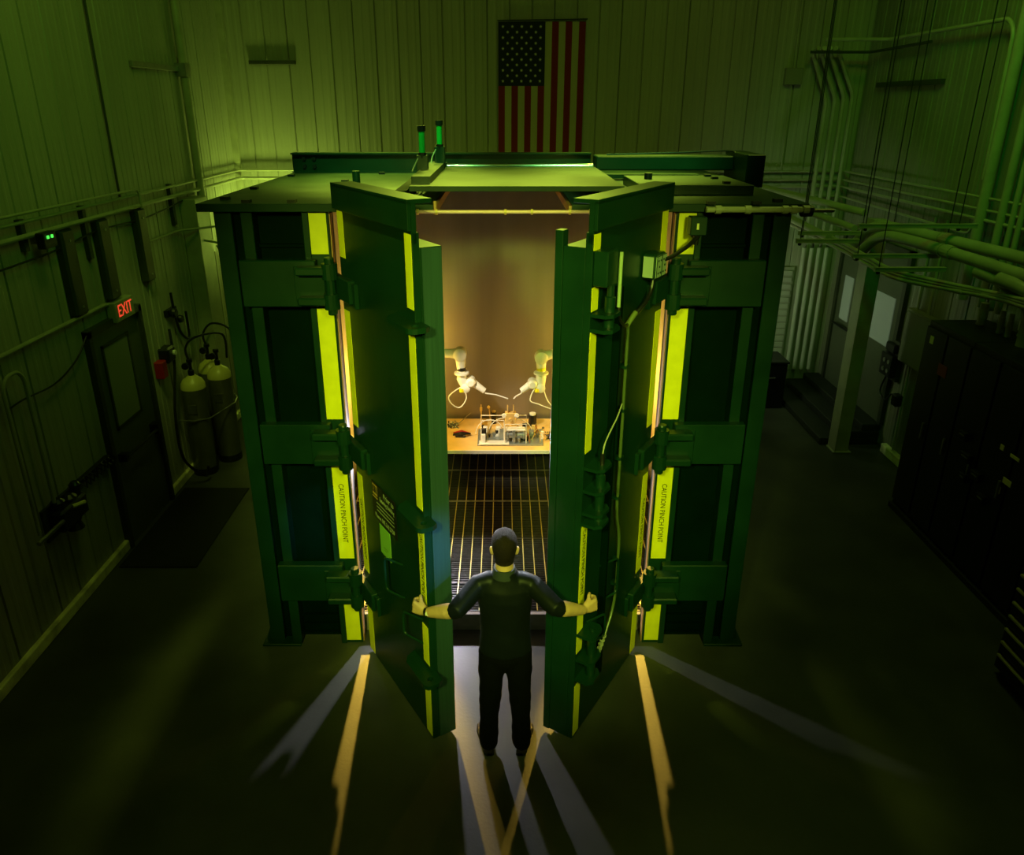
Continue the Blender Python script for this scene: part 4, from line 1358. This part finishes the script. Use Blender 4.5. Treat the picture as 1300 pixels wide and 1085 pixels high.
# ================================================================== fittings: back wall, right side
for k, (zz, r_, lab) in enumerate(((3.42, .015, 'uppermost thin conduit along the back wall right of the cell'), (3.30, .015, 'second conduit from the top along the right of the back wall'), (3.16, .018, 'third conduit from the top bending up toward the right corner'))):
    if k < 2:
        pts = [(1.9, YB - .06, zz), (XR - .10, YB - .06, zz), (XR - .10, 6.0, zz)]
    else:
        pts = [(1.9, YB - .06, 3.02), (3.1, YB - .06, 3.02), (3.6, YB - .06, 3.2), (XR - .10, YB - .06, 3.2), (XR - .10, 6.0, 3.2)]
    conduit('wall_conduit', lab, pts, r_, group=None)
conduit('wall_conduit', 'lowest conduit hooped along the right wall above the pipe bundle', [(4.3, YB - .05, 2.6), (4.3, YB - .05, 3.0), (4.5, YB - .05, 3.06), (XR - .09, YB - .06, 3.06), (XR - .09, 8.1, 3.02), (XR - .09, 8.0, 3.3)], .015)
bxs = thing('junction_box', 'small square junction box high on the back wall right of the flag', 'junction box', (4.02, YB, 4.6))
pj = P(1006, 97, YB - .02)
obj('housing', B(pj.x - .12, pj.x + .12, YB - .10, YB - .012, pj.z - .11, pj.z + .11, bev=.008), WALLR, bxs)
obj('conduit', T([(pj.x, YB - .04, pj.z + .1), (pj.x, YB - .04, ZC)], .014), WALLM, bxs)
obj('conduit', T([(pj.x, YB - .04, pj.z - .1), (pj.x, YB - .04, 3.45)], .010), WALLM, bxs)
for k, nm in enumerate(('first from the left', 'second from the left', 'third from the left', 'rightmost')):
    xb = 4.58 + .12 * k
    conduit('bent_conduit', 'tall bent conduit in the back right corner, %s of four' % nm, [(xb, YB - .13, 2.4), (xb, YB - .13, 4.38 + .03 * k), (xb - .28, YB - .13, 5.0), (xb - .28 - .04 * k, YB - .3, 5.05)], .03, fil=.06, group='bent conduits in the back right corner')
# white lit conduits low on the back wall
for k, nm in enumerate(('leftmost', 'second from the left', 'third from the left', 'rightmost')):
    xb = 4.60 + .115 * k
    conduit('riser_pipe', 'pale riser pipe behind the steps in the back corner, %s of four' % nm, [(xb, YB - .06, .35), (xb, YB - .06, 2.3)], .032, mat('riser_paint', (.5, .5, .44), .35) if k == 0 else bpy.data.materials['riser_paint'], group='riser pipes in the back corner')
lv = thing('wall_louver', 'slatted louver panel on the back wall beside the cell', 'louver', (4.3, YB, .6))
obj('frame', B(4.12, 4.50, YB - .05, YB - .012, .55, 2.0), WALLM, lv)
for k in range(13):
    obj('slat', B(4.15, 4.47, YB - .075, YB - .05, .62 + .105 * k, .69 + .105 * k, bev=.003), mat('slat_paint', (.45, .45, .38), .5) if k == 0 else bpy.data.materials['slat_paint'], lv)
bc = thing('black_crate', 'black metal crate on the floor between cell and back wall', 'crate', (4.2, 10.75, 0))
obj('body', B(3.80, 4.27, 10.5, 11.0, .0, .72, bev=.01), BLACKM, bc)
obj('handle', T([(3.9, 10.49, .5), (4.0, 10.47, .5), (4.1, 10.49, .5)], .01), GALV, bc)
obj('lid', B(3.78, 4.29, 10.48, 11.02, .72, .75, bev=.006), BLACKM, bc)

# ================================================================== fittings: right wall and pipe racks
cl = thing('steel_column', 'pale square steel column standing before the steps at the right', 'column', (4.52, 9.05, 0))
obj('shaft', B(4.43, 4.61, 8.96, 9.14, 0.015, 3.05, bev=.008), PIPE, cl)
obj('base_plate', B(4.40, 4.64, 8.93, 9.17, 0, .018, bev=.004), PIPE, cl)
obj('flange_edge', B(4.42, 4.44, 8.94, 9.16, 0.015, 3.05), PIPE, cl)
# trapeze struts hung on rods
def trapeze(pxa, pxb, py, D, label, rods=(0, 1)):
    a, b_ = P(pxa, py, D), P(pxb, py, D)
    xb = min(b_.x, XR - .02)
    t = thing('pipe_trapeze', label, 'pipe hanger', (a.x, D, a.z), 0, 'hung struts carrying pipes')
    bm = bmesh.new()
    box(bm, a.x, xb, D - .02, D + .02, a.z - .02, a.z + .02)
    box(bm, a.x, xb, D - .024, D + .024, a.z + .016, a.z + .024)
    obj('strut', bm, PIPE, t)
    for k, f in enumerate((.06, .85)):
        if k in rods:
            x_ = a.x + (xb - a.x) * f
            obj('rod', T([(x_, D, a.z - .05), (x_, D, ZC)], .0055, 6), BLACKM, t)
            obj('nut', L((x_, D, a.z - .03), [(.02, -.015), (.02, .015)], 6), BLACKM, t)
    return a


trapeze(1014, 1092, 296, 8.6, 'upper pale strut reaching right from behind the cell roof corner', (0,))
trapeze(1011, 1090, 306, 8.2, 'lower pale strut reaching right from behind the cell roof corner', (0,))
trapeze(1090, 1240, 287, 7.7, 'long strut hung under the thick pipes near the right wall', (0, 1))
trapeze(1082, 1192, 325, 7.9, 'middle hung strut left of the black cabinets', (0,))
trapeze(1110, 1200, 342, 7.5, 'lowest hung strut above the wall panel', (0,))


def run(name, label, pts, r, m=PIPE, fil=.25, group=None, cat='pipe', coup=()):
    o = obj(name, T(fillet(pts, fil, 6), r, 14), m, loc=pts[0], smooth=True)
    tag(o, label, cat, group)
    for (i, f) in coup:
        a, b_ = Vector(pts[i]), Vector(pts[i + 1])
        c_, d_ = a.lerp(b_, f), (b_ - a).normalized()
        obj('coupling', T([c_ - d_ * .05, c_ + d_ * .05], r * 1.18, 14), m, o)
        obj('coupling', T([c_ - d_ * .11, c_ - d_ * .09], r * 1.12, 14), m, o)
    return o


run('thick_pipe', 'uppermost thick painted pipe bending out along the right wall', [P(1078, 318, 9.2), P(1108, 283, 8.8), P(1160, 294, 8.3), P(1300, 328, 6.9), P(1330, 336, 6.6)], .06, coup=((2, .35),))
run('thick_pipe', 'second thick painted pipe bending out below the uppermost one', [P(1086, 326, 9.0), P(1118, 296, 8.6), P(1170, 309, 8.0), P(1300, 350, 6.7), P(1330, 360, 6.4)], .06, coup=((2, .3),))
for k, (dy_, r_, nm) in enumerate(((0, .028, 'lowest and brightest'), (-5, .022, 'middle'), (-9, .02, 'topmost'))):
    run('slim_pipe', '%s of three slim pipes converging above the right cabinets' % nm, [P(1005, 285 + dy_ * 1.2, 10.4), P(1085, 325 + dy_, 8.8), P(1130, 352 + dy_, 8.2), P(1200, 366 + dy_ * .8, 7.6), P(1268, 378 + dy_ * .6, 6.9), P(1310, 392 + dy_, 6.4)], r_, coup=((3, .3 + .1 * k), (3, .8)) if k == 0 else (), group='slim pipes above the right cabinets')
for k, (pa, pb_, nm) in enumerate((((985, 244), (1098, 270), 'topmost'), ((1008, 262), (1085, 290), 'middle'), ((1000, 272), (1052, 302), 'lowest'))):
    run('rear_pipe', 'pale pipe passing behind the cell roof corner, %s of three' % nm, [P(pa[0] - 20, pa[1] - 7, 11.0), P(*pb_, 9.3)], .045, group='pipes behind the cell roof corner')
# vertical pipes on the right wall
for k, (px, py, r_, nm) in enumerate(((1262, 200, .055, 'thickest, leftmost'), (1287, 210, .04, 'second from the left'), (1302, 210, .028, 'third from the left'), (1313, 210, .028, 'rightmost'))):
    c_ = PW(px, py, XR - .12)
    run('vertical_pipe', '%s of the vertical pipes on the right wall above the cabinets' % nm, [(XR - .12, c_.y, 2.35), (XR - .12, c_.y, 6.6)], r_, group='vertical pipes on the right wall')
run('green_pipe', 'bright green lit pipe high on the right wall turning down at the frame edge', [(4.18, 10.6, 5.12), (XR - .12, 10.6, 5.12), (XR - .12, 8.16, 5.12), (XR - .12, 8.05, 5.0), (XR - .12, 8.0, 3.6)], .022, fil=.12)
tag(obj('strut_rail', B(XR - .06, XR - .005, 7.9, 9.2, 5.52, 5.58), DARKCH, loc=(XR, 8.5, 5.5)), 'dark strut high on the right wall above the green pipe', 'strut')
tag(obj('strut_rail', B(XR - .06, XR - .005, 9.3, 10.9, 4.55, 4.61), DARKCH, loc=(XR, 10, 4.55)), 'dark strut on the right wall below the green pipe', 'strut')
run('green_pipe', 'dark horizontal pipe just under the green lit pipe', [(4.2, YB - .3, 5.0), (XR - .1, YB - .3, 5.0), (XR - .1, 9.6, 5.02)], .018, DARKCH, fil=.1)
# hanging rods (thin black) from the ceiling
for (px, py, D, lab) in ((1034, 200, 9.6, 'thin black rod hanging from the ceiling beside the cell corner'), (1160, 150, 8.8, 'thin black rod hanging over the wall panel'), (1235, 150, 8.2, 'thin black rod hanging nearest the cabinets')):
    c_ = P(px, py, D)
    conduit('hanging_rod', lab, [(c_.x, D, 2.95), (c_.x, D, ZC)], .006, BLACKM, cat='rod')
# wall panel, controller
wp = thing('wall_panel_box', 'flat grey service panel on the right wall beyond the cabinets', 'panel', (XR, 8.6, 1.3))
obj('housing', B(XR - .10, XR - .005, 8.28, 8.98, 1.30, 1.98, bev=.008), WALLR, wp)
obj('cover', B(XR - .112, XR - .10, 8.31, 8.95, 1.33, 1.95, bev=.004), WALLR, wp)
obj('conduit', T([(XR - .05, 8.6, 1.98), (XR - .05, 8.6, 3.1)], .015), PIPE, wp)
obj('conduit', T([(XR - .05, 8.85, 1.98), (XR - .05, 8.85, 3.1)], .012), PIPE, wp)
obj('conduit', T([(XR - .05, 8.75, .14), (XR - .05, 8.75, 1.3)], .012), PIPE, wp)
wc = thing('wall_controller', 'black wall controller with dials and hanging cord beside the glazed door', 'controller', (XR, 9.2, 1.1))
obj('housing', B(XR - .14, XR - .06, 9.02, 9.30, 1.02, 1.32, bev=.01), BLACKP, wc)
obj('top_unit', B(XR - .12, XR - .06, 9.05, 9.28, 1.34, 1.46, bev=.015), BLACKP, wc)
for k in range(4):
    obj('dial', L((XR - .14, 9.08 + .11 * (k % 2), 1.11 + .12 * (k // 2)), [(.03, -.012), (.03, 0)], 10, 'X'), GALV, wc)
obj('cord', T(smooth_path([(XR - .1, 9.15, 1.04), (XR - .12, 9.2, .8), (XR - .12, 9.05, .72), (XR - .12, 8.9, .86), (XR - .12, 8.8, .82)], 6), .012), BLACKP, wc, smooth=True)
obj('plug', B(XR - .16, XR - .06, 8.72, 8.84, .74, .90, bev=.02), BLACKP, wc)
obj('backplate', B(XR - .065, XR - .005, 9.0, 9.17, .98, 1.5), DARKCH, wc)

# switchgear cabinets
def cab(y0, y1, label, top=2.22):
    t = thing('switchgear_cabinet', label, 'cabinet', (4.85, (y0 + y1) / 2, 0), 0, 'black switchgear cabinets along the right wall')
    xf = 4.50
    obj('body', B(xf, XR - .03, y0 + .004, y1 - .004, .06, top, bev=.006), BLACKM, t)
    obj('plinth', B(xf - .04, XR - .03, y0, y1, 0, .06), STAIRM, t)
    n = 2 if (y1 - y0) > .7 else 1
    w = (y1 - y0) / n
    for k in range(n):
        a, b_ = y0 + k * w + .015, y0 + (k + 1) * w - .015
        dr = obj('door', B(xf - .025, xf, a, b_, .12, top - .06, bev=.004), BLACKM, t)
        obj('handle', B(xf - .05, xf - .025, a + .05, a + .07, 1.0, 1.18, bev=.004), GALV, dr)
    return t, xf
c1_, xf = cab(6.75, 7.55, 'black switchgear cabinet farthest along the right wall with a small red plate')
obj('label_plate', B(xf - .030, xf - .024, 7.38, 7.44, 2.0, 2.08), LABELM, c1_)
obj('label_plate', B(xf - .030, xf - .024, 7.05, 7.2, 1.74, 1.86), mat('red_plate', (.22, .03, .02), .5), c1_, label='small red plate')
c2_, xf = cab(5.85, 6.75, 'black switchgear cabinet in the middle of the right wall row with several switches')
for (a, z_, w) in ((6.6, 1.30, .12), (6.5, 1.12, .14), (6.3, 1.02, .13), (6.15, .86, .12), (6.45, .92, .1)):
    sb = obj('switch_box', B(xf - .07, xf - .024, a - w, a, z_, z_ + .09, bev=.006), BLACKP, c2_)
    obj('label_plate', B(xf - .074, xf - .069, a - w + .015, a - .03, z_ + .05, z_ + .062), GALV, sb)
for (px, py, w, hh) in ((1278, 612, .11, .055), (1272, 568, .05, .05), (1288, 581, .12, .03), (1268, 622, .03, .07)):
    q = PW(px, py, xf - .03)
    obj('label_plate', B(xf - .03, xf - .024, q.y - w / 2, q.y + w / 2, q.z - hh / 2, q.z + hh / 2), LABELM, c2_ if q.y > 5.85 else c2_, label='pale yellow label')
c3_, xf = cab(5.0, 5.85, 'black switchgear cabinet nearest the camera on the right')
# risers entering the cabinet tops
for k, (yy, r_, nm) in enumerate(((7.35, .04, 'farthest'), (7.05, .025, 'second farthest'), (6.92, .025, 'middle'), (6.62, .065, 'second nearest thick'), (6.28, .065, 'nearest thick'))):
    up = 2.45 if r_ < .05 else 2.62
    if r_ > .05:
        pts = [(4.86, yy, 2.22), (4.86, yy, up), (4.72, yy + .35, 2.78), (4.66, yy + .6, 2.80)]
    else:
        pts = [(4.9, yy, 2.22), (4.9, yy, up)]
    run('cabinet_riser', '%s pipe entering the top of the black cabinets' % nm, pts, r_, group='pipes entering the cabinet tops', coup=((0, .5),), fil=.2)
# tool chest at the lower right
tc = thing('tool_chest', 'black tool chest with metal-edged drawers at the lower right', 'tool chest', (4.5, 4.45, 0))
obj('body', B(4.00, 4.40, 3.7, 4.85, .06, 1.02, bev=.01), BLACKM, tc)
obj('top_mat', B(4.01, 4.39, 3.72, 4.83, 1.02, 1.03), GRIPM, tc)
for k in range(7):
    z_ = .12 + k * .125
    dr = obj('drawer', B(3.975, 4.00, 3.74, 4.81, z_, z_ + .112, bev=.003), BLACKM, tc)
    obj('drawer_pull', B(3.955, 3.977, 3.76, 4.79, z_ + .092, z_ + .110), LINEP, dr)
for yy in (3.85, 4.7):
    for xx in (4.08, 4.32):
        obj('caster', L((xx, yy, .03), [(.03, -.02), (.03, .02)], 12, 'X'), GRIPM, tc)
